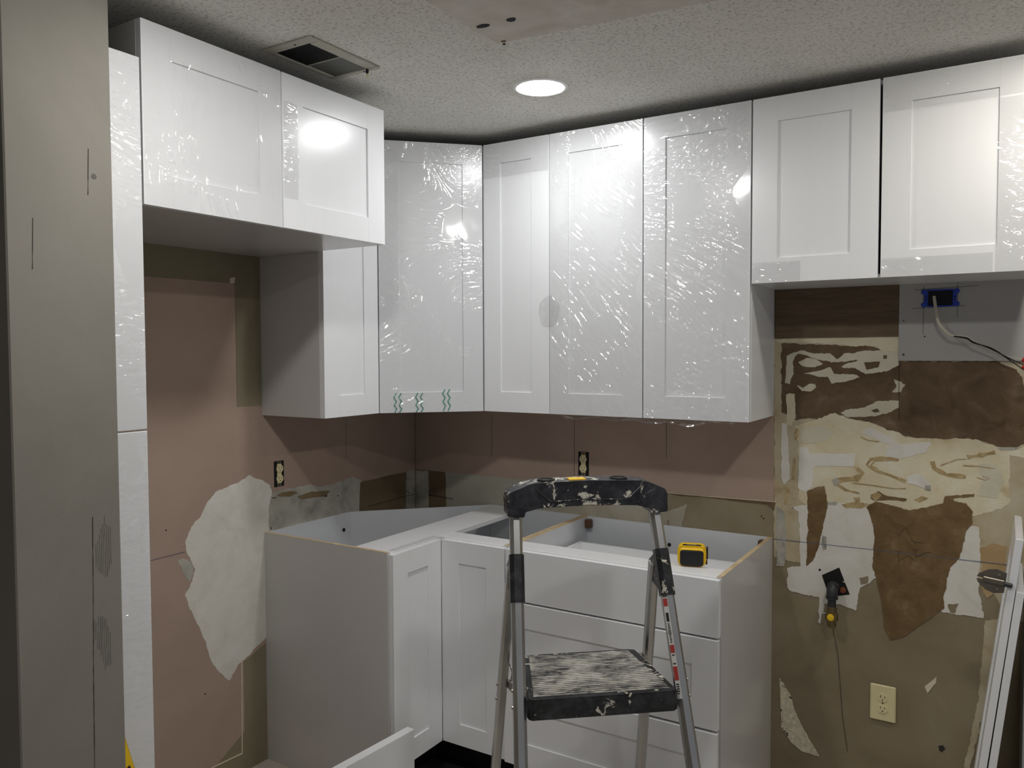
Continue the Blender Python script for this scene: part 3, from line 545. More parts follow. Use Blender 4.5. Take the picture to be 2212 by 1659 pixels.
# over the stove gap
t = thing('wall_cabinet', 'short white double-door shaker cabinet above the bare stove gap', 'cabinet', (65.65, 0, ZS), 0, G)
carcass(t, 30.1, 12, ZT - ZS)
door(t, 14.82, ZT - ZS, (.1, -12.02, 0), filmk='light', film_rect=(.05, .05, 6, 2.6))
d2 = door(t, 14.84, ZT - ZS, (15.22, -12.02, 0), filmk='light', film_rect=(.05, 19.2, 14.8, 23.2))
sheet('film_wrap', 11.6, 14.8, .05, 19, -.785, 'light', d2); sheet('film_wrap', .1, 11.4, .05, 2.2, -.785, 'light', d2)
# tall pair right of the corner
t = thing('wall_cabinet', 'tall white double-door cabinet in crumpled film, left of the stove gap', 'cabinet', (36.05, 0, ZB), 0, G)
carcass(t, 29.55, 12, HW)
door(t, 14.64, HW, (.04, -12.02, 0), filmk='crumple'); door(t, 14.6, HW, (14.88, -12.02, 0), filmk='fuzzy')
# narrow one right of the corner
t = thing('wall_cabinet', 'narrow white single-door cabinet right of the diagonal corner cabinet', 'cabinet', (24.1, 0, ZB), 0, G)
carcass(t, 11.93, 12, HW)
door(t, 11.6, HW, (.28, -12.02, 0), stile=3.05, filmk='light', film_rect=(.05, 36, 11.5, 41.1))
# film bubble blown up at the joint of the two doors
bub = thing('loose_film_bubble', 'loose clear film bubble at the joint of two upper doors', 'plastic film', (36.0, -12.8, 67.3))
bm = bmesh.new(); n = 22; rings = []
for j in range(9):
    a = j / 8 * math.pi / 2; rr = 2.3 * math.sin(a) if j else .001
    ring = []
    for k in range(n):
        b_ = 2 * math.pi * k / n; q = 1 + .16 * noise.noise((math.cos(b_) * 2, math.sin(b_) * 2, j * .4))
        hgt = .42 * math.cos(a) * (1 + .5 * noise.noise((rr * math.cos(b_) * 1.6, rr * math.sin(b_) * 1.6, 2)))
        ring.append(bm.verts.new(Vector((rr * q * math.cos(b_) * .75, -hgt - .02, rr * q * math.sin(b_))) * I))
    rings.append(ring)
for A, B in zip(rings, rings[1:]):
    for k in range(n): bm.faces.new((A[k], A[(k + 1) % n], B[(k + 1) % n], B[k]))
done(bm, 'film_sheet', FILMMAT, bub, True)
# film hanging out below the doors
fl = thing('loose_film_flap', 'crumpled clear film flap hanging under the upper cabinet doors', 'plastic film', (36.6, -12.4, ZB))
bm = bmesh.new(); g = []
for j in range(5):
    row = []
    for i in range(41):
        x = i * .7; dz = -(.25 + .95 * max(0, noise.noise((x * .22, 3.1, 0)) + .35)) * j / 4 * (1.0 if 2 < i < 39 else .2)
        row.append(bm.verts.new(Vector((x, -.2 + .22 * noise.noise((x * .8, j * .6, 1)) * j / 2, dz)) * I))
    g.append(row)
for j in range(4):
    for i in range(40): bm.faces.new((g[j][i], g[j][i + 1], g[j + 1][i + 1], g[j + 1][i]))
done(bm, 'film_sheet', film('loose_film', .2, .1), fl, True)
# diagonal corner cabinet
t = thing('corner_wall_cabinet', 'diagonal corner wall cabinet with green zigzags on its filmed door', 'cabinet', (0, 0, ZB), 0, G)
out5 = [(0.02, -0.02), (24.05, -0.02), (24.05, -12), (12, -24.05), (0.02, -24.05)]
bm = bmesh.new(); prism(bm, out5, lambda u, v_, q: (u, v_, q), .5); done(bm, 'bottom_panel', WHITE, t)
bm = bmesh.new(); prism(bm, out5, lambda u, v_, q: (u, v_, HW - .5 + q), .5); done(bm, 'top_panel', WHITE_IN, t)
box('side_panel', (23.55, -12, .5), (24.05, -.02, HW - .5), WHITE, t); box('side_panel', (.02, -24.05, .5), (12, -23.55, HW - .5), WHITE, t)
box('back_panel', (.02, -23.5, .5), (.3, -.02, HW - .5), WHITE_IN, t); box('back_panel', (.3, -.3, .5), (23.5, -.02, HW - .5), WHITE_IN, t)
s2 = math.sqrt(.5)
bm = bmesh.new()
for s0, s1 in ((0, 1.2), (15.85, 17.05)):
    prism(bm, [(12 + s0 * s2, -24.05 + s0 * s2), (12 + s1 * s2, -24.05 + s1 * s2), (12 + s1 * s2 - .5, -24.05 + s1 * s2 + .5), (12 + s0 * s2 - .5, -24.05 + s0 * s2 + .5)], lambda u, v_, q: (u, v_, .5 + q), HW - 1)
done(bm, 'face_frame', WHITE, t)
# door local origin sits on the face line; shifted so its front lies on x-y = 37.05
off = (37.05 / math.sqrt(2) - .75)
dd = door(t, 16.0, HW, (12.75 - .75 * s2 + .12, -24.3 + .75 * s2 + .12, 0), 45, filmk='streak')
for k, x0 in enumerate((2.35, 5.65, 9.85)):
    zz = [3.0, 2.35, 1.75, 1.15, .6, .05] if k < 2 else [3.5, 2.85, 2.2, 1.6, 1.0, .15]
    for dx in (0, .75):
        pts = [(x0 - .1 + dx + (.22 if i % 2 == 0 else -.16) + .02 * i, z) for i, z in enumerate(zz)]
        bm = bmesh.new(); prism(bm, ribbon(pts, .15, 1, False), lambda u, v_, q: (u, -.83 - q, v_), .01); done(bm, 'printed_zigzag', GREEN, dd)
# narrow wall cabinet on the left wall
t = thing('wall_cabinet', 'narrow tall white cabinet on the left wall beside the fridge space', 'cabinet', (0, -35.72, ZB), 90, G)
carcass(t, 11.6, 12, HW, GREYSIDE)
door(t, 11.3, HW, (.12, -12.02, 0), stile=3.05)
# over-fridge cabinet
ZF, ZFT = 75.4, 92.75; HF = ZFT - ZF
t = thing('over_fridge_cabinet', 'deep short white double-door cabinet above the empty fridge space', 'cabinet', (0, -70.2, ZF), 90, G)
carcass(t, 34.4, 23.5, HF, GREYSIDE)
door(t, 16.95, HF, (.02, -23.53, 0), filmk='taut')
d2 = door(t, 17.2, HF, (17.15, -23.53, 0), filmk='side', film_rect=(.05, 3.4, 2.2, 14.2))
# filler boards closing the gap to the wall end
for z0, z1, lab in ((54.1, 89.0, 'upper white filler strip in wrinkled film between wall end and fridge space'), (0, 53.92, 'lower white filler strip in wrinkled film between wall end and fridge space')):
    t = thing('filler_strip', lab, 'filler strip', (0, -74.2, z0), 90, 'filler strips')
    box('board', (0, -24.25, 0), (3.85, -23.4, z1 - z0), WHITE, t, .04)
    box('return_board', (0, -23.38, 0), (.6, -19, z1 - z0), WHITE_IN, t, .02)
    sheet('film_wrap', .05, 3.8, .05, z1 - z0 - .05, -24.29, 'side', t)

# base corner cabinet (L shaped, two bifold doors), open top
BT = 34.5
t = thing('corner_base_cabinet', 'open-topped white L-shaped corner base cabinet with two bifold doors', 'cabinet', (0, 0, 0))
side = [(.02, 0), (21, 0), (21, 4.5), (24, 4.5), (24, BT), (.02, BT)]
bm = bmesh.new(); prism(bm, side, lambda u, v_, q: (u, -35.7 + q, v_), .55); sp = done(bm, 'side_panel', GREYSIDE, t)
box('plywood_edge', (.02, -35.7, BT), (24, -35.15, BT + .04), PLYEDGE, sp, 0)
bm = bmesh.new(); prism(bm, side, lambda u, v_, q: (35.5 - q, -u, v_), .5); sp = done(bm, 'side_panel', WHITE_IN, t)
box('plywood_edge', (35.0, -24, BT), (35.5, -.05, BT + .04), PLYEDGE, sp, 0)
box('back_panel', (.05, -35.1, 4.5), (.45, -17.6, BT), WHITE_IN, t, .02)
bm = bmesh.new(); prism(bm, [(.05, -17.6), (.45, -17.6), (17.3, -.45), (17.3, -.05)], lambda u, v_, q: (u, v_, 4.5 + q), BT - 4.5); done(bm, 'back_panel', WHITE_IN, t)
box('back_panel', (17.3, -.45, 4.5), (35.0, -.05, BT), WHITE_IN, t, .02)
bm = bmesh.new(); prism(bm, [(.45, -35.1), (24, -35.1), (24, -24), (35, -24), (35, -.5), (17.3, -.5), (.45, -17.5)], lambda u, v_, q: (u, v_, 4.5 + q), .6); done(bm, 'bottom_panel', WHITE_IN, t)
box('stretcher', (17.6, -35.1, BT - .75), (24.0, -1.2, BT - .02), WHITE, t, .04)
box('stretcher', (24.0, -24.0, BT - .75), (35.0, -20.6, BT - .02), WHITE, t, .04)
bm = bmesh.new(); prism(bm, [(20.4, -35), (21, -35), (21, -21), (35.4, -21), (35.4, -20.4), (20.4, -20.4)], lambda u, v_, q: (u, v_, q), 4.5); done(bm, 'toe_kick', TOEBLACK, t)
box('face_strip', (24.0, -35.15, 5.1), (24.02, -24.9, BT - .8), BLACK, t, 0)
door(t, 10.55, 29.6, (24.03, -35.45, 4.65), 90, stile=3.05)
door(t, 10.75, 29.6, (24.8, -24.03, 4.65), 0, stile=3.05)
bm = bmesh.new(); g = []
for j in range(5):
    g.append([bm.verts.new(Vector((23.1 + j * .42 + .2 * noise.noise((i * .4, 3, 1)), -34.6 + i * .24, BT + .03 + .22 * max(0, noise.noise((i * .55, j * .9, 4)) + .15))) * I) for i in range(43)])
for j in range(4):
    for i in range(42): bm.faces.new((g[j][i], g[j][i + 1], g[j + 1][i + 1], g[j + 1][i]))
done(bm, 'film_wrap', FILMMAT, t, True)
for y, z in ((-19.4, 31.8),):
    bm = bmesh.new(); lathe(bm, [(.32, 0), (.28, .14), (.1, .16)], (.45, y, z), 'x', 12); done(bm, 'screw', SCREW, t)

# drawer base
t = thing('drawer_base_cabinet', 'open-topped white three-drawer base cabinet beside the stove gap', 'cabinet', (35.6, 0, 0))
WD = 30.0
for x0 in (0, WD - .6):
    bm = bmesh.new(); prism(bm, side, lambda u, v_, q: (x0 + q, -u, v_), .6); sp = done(bm, 'side_panel', GREYSIDE if x0 else WHITE_IN, t)
    box('plywood_edge', (x0, -24, BT), (x0 + .6, -.05, BT + .04), PLYEDGE, sp, 0)
box('back_panel', (.6, -.5, 4.5), (WD - .6, -.05, BT), WHITE_IN, t, .02)
box('bottom_panel', (.6, -24, 4.5), (WD - .6, -.5, 5.1), WHITE_IN, t, .02)
box('stretcher', (.6, -24, BT - .75), (WD - .6, -20.4, BT - .02), WHITE, t, .04)
box('toe_kick', (0, -21, 0), (WD, -20.4, 4.5), TOEBLACK, t, 0)
for x0, y0 in ((.62, -1.6), (WD - 1.7, -1.6), (.62, -20.3)):
    box('corner_block', (x0, y0, BT - 1.7), (x0 + 1.0, y0 + 1.05, BT - .35), BROWNP, t, .12)
bm = bmesh.new(); lathe(bm, [(.3, 0), (.26, -.14), (.1, -.16)], (14.6, -.5, 31.6), 'y', 12); done(bm, 'screw', SCREW, t)
for z0, z1, rec, yo in ((27.35, 34.25, 0.0, 0), (16.25, 27.1, .22, .22), (4.65, 15.95, .22, .42)):
    d = door(t, WD - .25, z1 - z0, (.12, -24.03 - yo, z0), 0, stile=3.2, rail=3.3 if rec else 2.2, recess=rec, name='drawer_front')
    top = z1 - z0 - 2.9
    bm = bmesh.new()
    bm_box(bm, (1.2, .02, .6), (1.75, 19.5, top)); bm_box(bm, (WD - 2.2, .02, .6), (WD - 1.65, 19.5, top))
    bm_box(bm, (1.75, 19.0, .6), (WD - 2.2, 19.5, top)); bm_box(bm, (1.75, .02, .6), (WD - 2.2, .5, top)); bm_box(bm, (1.75, .5, .6), (WD - 2.2, 19.0, 1.0))
    done(bm, 'drawer_box', WHITE, d)

# base cabinet at the right edge and the two doors leaning on it
t = thing('base_cabinet', 'white base cabinet side at the far right edge behind the leaning doors', 'cabinet', (96.0, 0, 0))
carcass(t, 24, 24, BT, WHITE, WHITE_IN, 0.0, True); door(t, 23.8, 29.6, (.1, -24.03, 4.65))
def leaning(name, lab, xb, wd, ht, ang, y0, hinge):
    tt = thing(name, lab, 'cabinet door', (xb, y0, 0), 0, 'leaning cabinet doors')
    inner = bpy.data.objects.new('unused', None)
    bpy.data.objects.remove(inner)
    tt.rotation_euler = (0, R(ang), 0)
    # door: thickness along local x (0 .. .75), width along -y, height z
    box('panel', (.2, -wd + 2.9, 2.9), (.55, -2.9, ht - 2.9), WHITE, tt, 0)
    for ya, yb in ((-wd, -wd + 3.1), (-3.1, 0)): box('stile', (0, ya, 0), (.75, yb, ht), WHITE, tt, .03)
    for za, zb_ in ((0, 3.1), (ht - 3.1, ht)): box('rail', (0, -wd + 3.1, za), (.75, -3.1, zb_), WHITE, tt, .03)
    return tt
ldoor = leaning('leaning_shaker_front', 'white cabinet door with steel hinge leaning at the far right edge', 90.2, 14.4, 41.3, 6.6, -1.3, True)
leaning('leaning_shaker_front', 'second white cabinet door leaning behind the hinged one at far right', 91.15, 14.4, 35.5, 6.4, -1.3, False)
# concealed hinge on the door: plate, arm, cup
hg = bmesh.new(); hz = 36.3; hy = -14.2
prism(hg, [(-2.9, .05), (-2.75, .3), (-2.0, .75), (-1.2, .9), (-.3, .75), (-.3, -.75), (-1.2, -.95), (-2.0, -.8), (-2.75, -.35), (-2.9, -.1), (-2.3, -.08), (-2.3, .05)], lambda u, v_, q: (u * 1.05 + .05, hy - .2 - q, hz + v_ * 1.45), .1)
ho = done(hg, 'hinge', NICKEL, ldoor)
bm = bmesh.new(); bm_box(bm, (-2.4, hy - .62, hz - .28), (-.35, hy - .3, hz + .3), .08); done(bm, 'hinge_arm', NICKEL, ho)
bm = bmesh.new(); bm_box(bm, (-.5, hy - .6, hz - .35), (.4, hy - .1, hz + .1), .1); done(bm, 'hinge_knuckle', BLACKIRON, ho)
for zz in (.8, -.8):
    bm = bmesh.new(); lathe(bm, [(.14, 0), (.14, -.08)], (-.95, hy - .3, hz + zz), 'y', 10); done(bm, 'hinge_screw', STEEL, ho)

# white board standing on edge in the foreground
t = thing('loose_board', 'white board standing on edge on the floor, in front of the base cabinets', 'board', (28.75, -36.2, 0), 0)
t.rotation_euler = (0, 0, R(-4.5))
box('board', (-1.25, -26, 0), (0, 0, 12), WHITE, t, .04)
box('end_board', (-9, -26.75, 0), (0, -26.02, 12), WHITE, t, .03)

# ---------------------------------------------------------------- step ladder
lad = thing('step_ladder', 'paint-splashed aluminium step ladder with black plastic tread and top tray', 'step ladder', (56.34, -41.52, 0), 40.19)
WT, WB, ZTOP, DF, DR, WRT, WRB, ZH, ZST = 14.93, 18.48, 45.0, -17.74, 11.74, 15.6, 18.32, 37.5, 28.12
def front(s, z): return (s * (WT + (WB - WT) * (1 - z / ZTOP)) / 2, DF * (1 - z / ZTOP), z)
def rear(s, z): return (s * (WRT + (WRB - WRT) * (1 - z / ZH)) / 2, 1 + (DR - 1) * (1 - z / ZH), z)
prof = [(.62, -.35), (.62, .35), (.3, .72), (-.3, .72), (-.62, .35), (-.62, -.35), (-.3, -.72), (.3, -.72)]
profr = [(.5, -.42), (.5, .42), (.25, .6), (-.25, .6), (-.5, .42), (-.5, -.42), (-.25, -.6), (.25, -.6)]
for s in (-1, 1):
    bm = bmesh.new(); bar(bm, front(s, .9), front(s, 45.6), prof, (1, 0, 0)); fr = done(bm, 'front_rail', ALU, lad)
    bm = bmesh.new(); a = front(s, 0.0); bar(bm, a, front(s, 1.6), [(u * 1.15, v_ * 1.15) for u, v_ in prof], (1, 0, 0)); done(bm, 'rubber_foot', RUBBER, fr)
    bm = bmesh.new(); bar(bm, rear(s, .9), rear(s, 38.6), profr, (1, 0, 0)); rr = done(bm, 'rear_leg', ALU, lad)
    bm = bmesh.new(); bar(bm, rear(s, 0), rear(s, 1.5), [(u * 1.2, v_ * 1.2) for u, v_ in profr], (1, 0, 0)); done(bm, 'rubber_foot', RUBBER, rr)
    # black joint: sleeve around the rail plus ear that carries the rear leg
    bm = bmesh.new(); bar(bm, front(s, 36.2), front(s, 40.6), [(u * 1.18, v_ * 1.18) for u, v_ in prof], (1, 0, 0)); jt = done(bm, 'hinge_sleeve', BLACKP, lad)
    fx = front(s, 38.4)
    bm = bmesh.new(); xo = fx[0] - .45 if s < 0 else fx[0] - .2
    prism(bm, [(fx[1] + .3, 40.4), (fx[1] + 2.2, 40.0), (fx[1] + 4.4, 38.6), (fx[1] + 4.6, 37.6), (fx[1] + 3.6, 36.6), (fx[1] + .2, 36.2)], lambda u, v_, q: (xo + q, u, v_), .65); done(bm, 'hinge_ear', BLACKP, jt)
    # folding brace and its steel link
    z0 = 27.2
    a, b = Vector(front(s, z0)), Vector(rear(s, 24.6)); xin = -s * .75
    bm = bmesh.new(); bar(bm, (a.x + xin, a.y + .6, a.z), (b.x + xin * .8, b.y, b.z), [(.09, .4), (-.09, .4), (-.09, -.4), (.09, -.4)], (1, 0, 0)); done(bm, 'brace', STEEL, lad)
    bm = bmesh.new(); tube(bm, [(b.x + xin * .8, b.y - .2, b.z + 2.6), (b.x + xin * 1.3, b.y - 1.0, b.z + 1.6), (b.x + xin, b.y - .3, b.z - .1)], .1, 6); done(bm, 'wire_link', STEEL, lad)
    for zz in (24.6, 22.8):
        q = rear(s, zz); bm = bmesh.new(); lathe(bm, [(.2, 0), (.18, s * .16), (.05, s * .2)], (q[0] + s * .5, q[1], q[2]), 'x', 10); done(bm, 'rivet', STEEL, rr)
    for zz in (28.6, 27.2, 38.6):
        q = front(s, zz); bm = bmesh.new(); lathe(bm, [(.2, 0), (.18, s * .14), (.05, s * .18)], (q[0] + s * .62, q[1], q[2]), 'x', 10); done(bm, 'rivet', STEEL, fr)
    # safety label along the inside of the right rail
    if s > 0:
        def lb(z): q = Vector(front(1, z)); return q + Vector((-.47, -.51, .2))
        def strip(nm, za, zb_, mt, par, wd=.27, up_=.0):
            bm = bmesh.new(); nrm = Vector((-.76, -.6, .24)).normalized(); up_ = up_ + .03
            bar(bm, lb(za) + nrm * up_, lb(zb_) + nrm * up_, [(wd, -.012), (wd, .012), (-wd, .012), (-wd, -.012)], (.65, -.71, .28)); return done(bm, nm, mt, par)
        lab_ = strip('safety_label', 27.0, 36.0, LABELW, fr)
        for za, zb_, mt in ((35.2, 35.9, LABELR), (31.0, 31.7, LABELR), (30.0, 30.1, LABELK), (30.75, 30.85, LABELK), (28.6, 29.8, LABELR), (33.8, 34.6, LABELK)):
            strip('label_print', za, zb_, mt, lab_, .24 if mt is LABELR else .15, .03)
        rnd = random.Random(4)
        for k in range(14):
            za = 31.9 + k * .13; strip('label_text', za, za + .06, LABELK, lab_, rnd.uniform(.08, .2), .03)
        for k in range(5):
            za = 27.4 + k * .2; strip('label_text', za, za + .1, LABELK, lab_, rnd.uniform(.08, .17), .03)
# treads
def tread(z, y0, y1, w0, w1, th, name):
    pl = [(-w0 / 2 + .4, y0), (w0 / 2 - .4, y0), (w0 / 2, y0 + .4), (w1 / 2 + .3, y1 - .3), (w1 / 2 - .4, y1), (-w1 / 2 + .4, y1), (-w1 / 2 - .3, y1 - .3), (-w0 / 2, y0 + .4)]
    bm = bmesh.new(); prism(bm, pl, lambda u, v_, q: (u, v_, z - th + q), th); bmesh.ops.bevel(bm, geom=sharp_edges(bm), offset=.12 * I, segments=2, affect='EDGES')
    st = done(bm, name, BLACKP, lad, True)
    bm = bmesh.new(); n = 24
    for k in range(n):
        f = (k + .5) / n; y = y0 + .7 + (y1 - y0 - 1.2) * f; hw = (w0 + (w1 - w0) * f) / 2 - .65
        bm_box(bm, (-hw, y - .13, z - .02), (hw, y + .13, z + .08), .03)
    done(bm, 'ribbed_grip', TREAD, st)
    return st
tread(ZST, -7.9, 3.6, 15.0, 12.4, 2.0, 'top_tread')
tread(18.7, -11.6, -7.4, 15.3, 15.0, 1.6, 'lower_tread'); tread(9.3, -15.2, -11.0, 16.0, 15.6, 1.6, 'lower_tread')
for z in (5.0,):
    bm = bmesh.new(); bar(bm, rear(-1, z), rear(1, z), rrect(.35, .35, .1, 1), (0, 0, 1)); done(bm, 'rear_crossbar', ALU, lad)
# top tray / hand rail
hp = [(-8.45, 44.5), (-6.75, 44.35), (-6.6, 44.9), (-5.2, 45.25), (0, 45.45), (5.2, 45.25), (6.6, 44.9), (6.75, 44.35), (8.45, 44.5), (8.5, 46.4), (8.2, 46.9), (6.3, 47.7), (5.6, 47.85), (0, 48.0), (-5.6, 47.85), (-6.3, 47.7), (-8.2, 46.9), (-8.5, 46.4)]
bm = bmesh.new(); prism(bm, hp, lambda u, v_, q: (u, -1.55 + q, v_), 3.1); bmesh.ops.bevel(bm, geom=sharp_edges(bm, .8), offset=.14 * I, segments=2, affect='EDGES', clamp_overlap=True)
hd = done(bm, 'top_tray', BLACKH, lad, True)
bm = bmesh.new(); tube(bm, [(-5.6, -1.6, 47.3), (-4.2, -1.62, 46.1), (-3.6, -1.62, 45.95)], .05, 6); tube(bm, [(-3.6, -1.62, 45.95), (0, -1.62, 46.1), (3.6, -1.62, 45.95)], .05, 6); tube(bm, [(3.6, -1.62, 45.95), (4.2, -1.62, 46.1), (5.6, -1.6, 47.3)], .05, 6)
done(bm, 'moulded_ridge', BLACKP, hd)
box('yellow_sticker', (-1.9, -.9, 47.95), (-.1, .5, 48.06), YELLOW, hd, .01)
for x in (3.6, -4.2):
    bm = bmesh.new(); lathe(bm, [(.95, 47.9), (.95, 48.04), (.75, 48.04), (.7, 47.93)], (x, 0, 0), 'z', 20); done(bm, 'tool_hole', RUBBER, hd)

# ---------------------------------------------------------------- tape measure
tm = thing('tape_measure', 'yellow and black tape measure lying on the drawer base front rail', 'tape measure', (60.5, -19.9, BT - .02), 18)
tm.scale = (1.17, 1.17, 1.17)
def rbox(name, hx, hy, z0, z1, r, mat, par, bev, cx=0, cy=0):
    bm = bmesh.new(); prism(bm, [(u + cx, v_ + cy) for u, v_ in rrect(hx, hy, r, 4)], lambda u, v_, q: (u, v_, z0 + q), z1 - z0)
    bmesh.ops.bevel(bm, geom=sharp_edges(bm, 1.0, lambda e: abs(e.verts[0].co.z - e.verts[1].co.z) < 1e-6), offset=bev * I, segments=3, affect='EDGES'); return done(bm, name, mat, par, True)
def rboxy(name, hx, hz, y0, y1, r, mat, par, bev, cz):
    bm = bmesh.new(); prism(bm, [(u, v_ + cz) for u, v_ in rrect(hx, hz, r, 4)], lambda u, v_, q: (u, y0 + q, v_), y1 - y0)
    bmesh.ops.bevel(bm, geom=sharp_edges(bm, 1.0, lambda e: abs(e.verts[0].co.y - e.verts[1].co.y) < 1e-6), offset=bev * I, segments=3, affect='EDGES'); return done(bm, name, mat, par, True)
case = rboxy('case', 1.5, 1.08, -1.3, .9, .62, YELLOW, tm, .34, 1.1)
rboxy('rubber_grip', 1.22, .82, -1.42, -1.15, .3, RUBBER, tm, .1, .98)
rboxy('back_grip', 1.35, .95, .82, 1.12, .4, RUBBER, tm, .1, 1.1)
rbox('name_plate', 1.0, .28, 2.17, 2.21, .26, BLACK, case, .01, 0, -.55)
for k in range(6): box('plate_letter', (-.5 + k * .17, -.62, 2.205), (-.4 + k * .17, -.48, 2.225), LABELW, case, 0)
box('mouth', (1.42, -.5, .15), (1.62, .3, .5), RUBBER, tm, .05)
box('belt_clip', (1.5, -.1, .6), (1.68, .95, 1.8), RUBBER, tm, .05)

# ---------------------------------------------------------------- outlets
def receptacle(par, y=0.0):
    """duplex device facing local -y, centred at origin, 4 in tall"""
    for z in (-.76, .76):
        bm = bmesh.new(); prism(bm, [(u, max(-.52, min(.52, v_)) + z) for u, v_ in circ(.62, 24)], lambda u, v_, q: (u, y - q, v_), .16); f = done(bm, 'socket_face', IVORY, par)
        for x, h in ((-.25, .2), (.25, .16)): box('slot', (x - .04, y - .17, z + .02), (x + .04, y - .1, z + .02 + h * 1.6), BLACK, f, 0)
        bm = bmesh.new(); lathe(bm, [(.09, y - .1), (.09, y - .17)], (0, 0, z - .27), 'y', 10); done(bm, 'ground_hole', BLACK, f)
def bare_outlet(loc, rz, lab):
    t = thing('wall_outlet', lab, 'outlet', loc, rz, 'uncovered duplex outlets')
    box('wall_box', (-.95, -.16, -1.95), (.95, -.06, 1.95), BLACK, t, .03)
    box('device_body', (-.42, -.22, -1.5), (.42, -.15, 1.5), IVORY, t, .02)
    receptacle(t, -.2)
    for z in (-1.75, 1.75):
        box('mounting_ear', (-.4, -.22, z - .14), (.4, -.17, z + .14), STEEL, t, .02)
        bm = bmesh.new(); lathe(bm, [(.1, -.2), (.1, -.26)], (0, 0, z), 'y', 8); done(bm, 'screw', SCREW, t)
bare_outlet((0, -32.75, 42.95), 90, 'uncovered ivory duplex outlet on the left wall above the corner cabinet')
bare_outlet((35.3, 0, 43.0), 0, 'uncovered ivory duplex outlet on the pink back wall behind the ladder')
t = thing('covered_outlet', 'ivory duplex outlet with cover plate low on the stripped wall', 'outlet', (80.4, -.03, 13.75), -1.0)
box('cover_plate', (-1.6, -.3, -2.45), (1.6, -.0, 2.45), IVORY, t, .14)
receptacle(t, -.26)
bm = bmesh.new(); lathe(bm, [(.1, -.3), (.1, -.33)], (0, 0, 0), 'y', 8); done(bm, 'screw', SCREW, t)

# ---------------------------------------------------------------- gas stub with valve
t = thing('gas_valve', 'black iron gas stub and brass shutoff valve with yellow cap on the stripped wall', 'gas valve', (74.1, 0, 28.6))
bm = bmesh.new(); prism(bm, [(-1.7, 1.4), (.55, 2.8), (1.25, 1.0), (.9, .9), (1.35, .75), (1.95, -.75), (-.7, -1.5)], lambda u, v_, q: (u, -.08 - q, v_), .05); done(bm, 'wall_opening', BLACK, t)
bm = bmesh.new(); lathe(bm, [(.5, .0), (.5, -1.6)], (0, 0, .15), 'y', 18); done(bm, 'wall_nipple', BLACKIRON, t, True)
bm = bmesh.new(); tube(bm, [(0, -.9, .35), (0, -1.7, .3), (0, -2.1, -.2), (0, -2.15, -.9)], .72, 16); eb = done(bm, 'elbow', BLACKIRON, t, True)
bm = bmesh.new(); lathe(bm, [(.8, -.75), (.8, -1.1)], (0, -2.15, 0), 'z', 18); done(bm, 'elbow_collar', BLACKIRON, eb, True)
bm = bmesh.new(); lathe(bm, [(.55, -1.0), (.55, -2.3)], (0, -2.15, 0), 'z', 18); done(bm, 'nipple', BLACKIRON, t, True)
bm = bmesh.new(); lathe(bm, [(.66, -2.2), (.66, -3.0), (.85, -3.1), (.85, -4.0), (.6, -4.1), (.6, -4.9), (.45, -5.0)], (0, -2.15, 0), 'z', 12); vb = done(bm, 'valve_body', BRASS, t)
bm = bmesh.new(); lathe(bm, [(.45, -.7), (.45, -1.0), (.35, -1.05)], (0, -2.15, -3.45), 'y', 18); done(bm, 'yellow_cap', YELLOW, vb, True)
bm = bmesh.new(); lathe(bm, [(.16, -.7), (.16, -1.25)], (0, -2.15, -3.3), 'x', 10); done(bm, 'valve_stem', STEEL, vb, True)
bm = bmesh.new(); lathe(bm, [(.62, -2.15), (.62, -2.28)], (0, -2.15, 0), 'z', 16); done(bm, 'thread_ring', STEEL, t, True)
bm = bmesh.new(); lathe(bm, [(.45, -.1), (.35, -.35)], (1.05, 0, -.3), 'y', 14); done(bm, 'rusty_nut', plain('rust', (120, 66, 36), .8, .15, 50), t)
bm = bmesh.new(); lathe(bm, [(.17, 0), (.17, -.1)], (-2.0, 0, 2.1), 'y', 10); done(bm, 'screw_hole', BLACK, t)

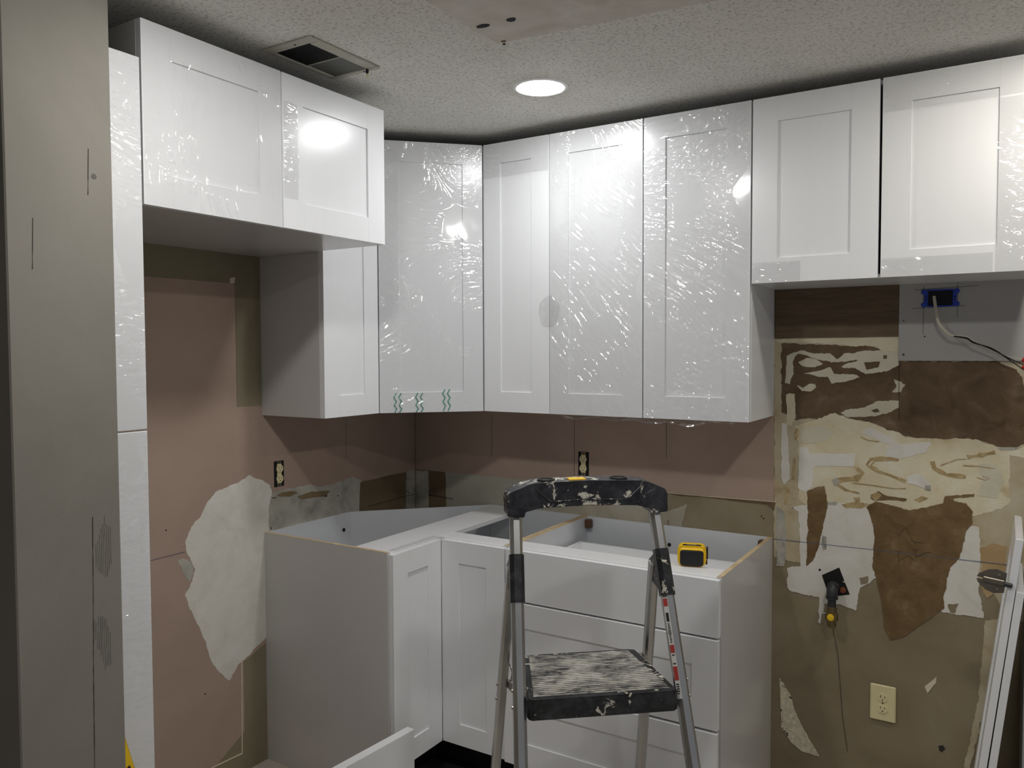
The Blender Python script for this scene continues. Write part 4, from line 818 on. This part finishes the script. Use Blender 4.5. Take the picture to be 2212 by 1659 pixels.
# ---------------------------------------------------------------- blue box and cable
t = thing('electrical_box', 'blue plastic electrical box set into the grey drywall patch', 'electrical box', (86.4, -.4, 68.0))
bm = bmesh.new()
bm_box(bm, (-1.5, -.12, .95), (1.5, 0, 1.12), .02); bm_box(bm, (-1.5, -.12, -1.12), (1.5, 0, -.95), .02)
for s in (-1, 1):
    bm_box(bm, (s * 1.4, -.12, -1.0), (s * 1.85, 0, 1.0), .02)
done(bm, 'box_rim', BLUE, t)
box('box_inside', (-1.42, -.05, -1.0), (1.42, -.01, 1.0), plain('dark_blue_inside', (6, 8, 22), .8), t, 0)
for s in (-1, 1):
    for z in (-.82, .82):
        bm = bmesh.new(); lathe(bm, [(.33, 0), (.33, -.16), (.2, -.2)], (s * 1.85, 0, z), 'y', 12); e = done(bm, 'mounting_tab', BLUE, t)
    for z in (-.2, .12):
        bm = bmesh.new(); lathe(bm, [(.1, -.12), (.1, -.14)], (s * 1.62, 0, z), 'y', 8); done(bm, 'tab_hole', BLACK, t)
t = thing('electric_cable', 'white electric cable with black wires and red wire nuts hanging from the blue box', 'cable', (0, 0, 0))
bm = bmesh.new(); tube(bm, [(85.7, -.45, 68.2), (85.9, -1.1, 67.0), (86.3, -1.9, 65.0), (86.85, -2.2, 64.1), (87.6, -2.3, 63.3), (88.1, -2.3, 63.1)], .2, 8); done(bm, 'sheath', WIREW, t, True)
for k, (dz, mt) in enumerate(((0, WIREB), (.12, WIREW), (-.12, WIREB))):
    e = (95.5, -2.5 - .3 * k, 59.55 + dz * 5)
    bm = bmesh.new(); tube(bm, [(88.0, -2.3, 63.1 + dz * .5), (89.5, -2.4, 62.85 + dz), (90.3, -2.5, 62.3 + dz), (92.2, -2.5 + dz, 61.4 - dz), (94.1, -2.5, 60.25 + dz * 1.5), e], .075, 6); done(bm, 'wire', mt, t, True)
for k, z in enumerate((59.2, 60.1)):
    bm = bmesh.new(); lathe(bm, [(.1, -.1), (.34, .1), (.3, .6), (.18, .95)], (95.4, -2.7, z), 'x', 12); done(bm, 'wire_nut', REDP, t, True)

# ---------------------------------------------------------------- yellow triangular tool standing against the filler strip
t = thing('triangle_square', 'yellow triangular tool with black mark against the foot of the lower filler strip', 'square tool', (24.75, -74.2, 0))
bm = bmesh.new(); prism(bm, [(0, 26.2), (0, 0), (7.0, 0), (6.9, .6), (.15, 26.1)], lambda u, v_, q: (q, u, v_), .5); lv = done(bm, 'body', YELLOW, t)
bm = bmesh.new(); prism(bm, [(.3, 22.9), (.3, 20.4), (1.15, 20.4), (.85, 22.6), (.6, 23.1)], lambda u, v_, q: (.5 + q, u, v_), .03); done(bm, 'black_mark', BLACK, lv)
bm = bmesh.new(); prism(bm, [(-.05, 26.3), (.18, 26.25), (7.1, .1), (6.85, .1)], lambda u, v_, q: (.05 + q, u, v_), .4); done(bm, 'edge_band', plain('dull_yellow_edge', (196, 160, 40), .5), lv)
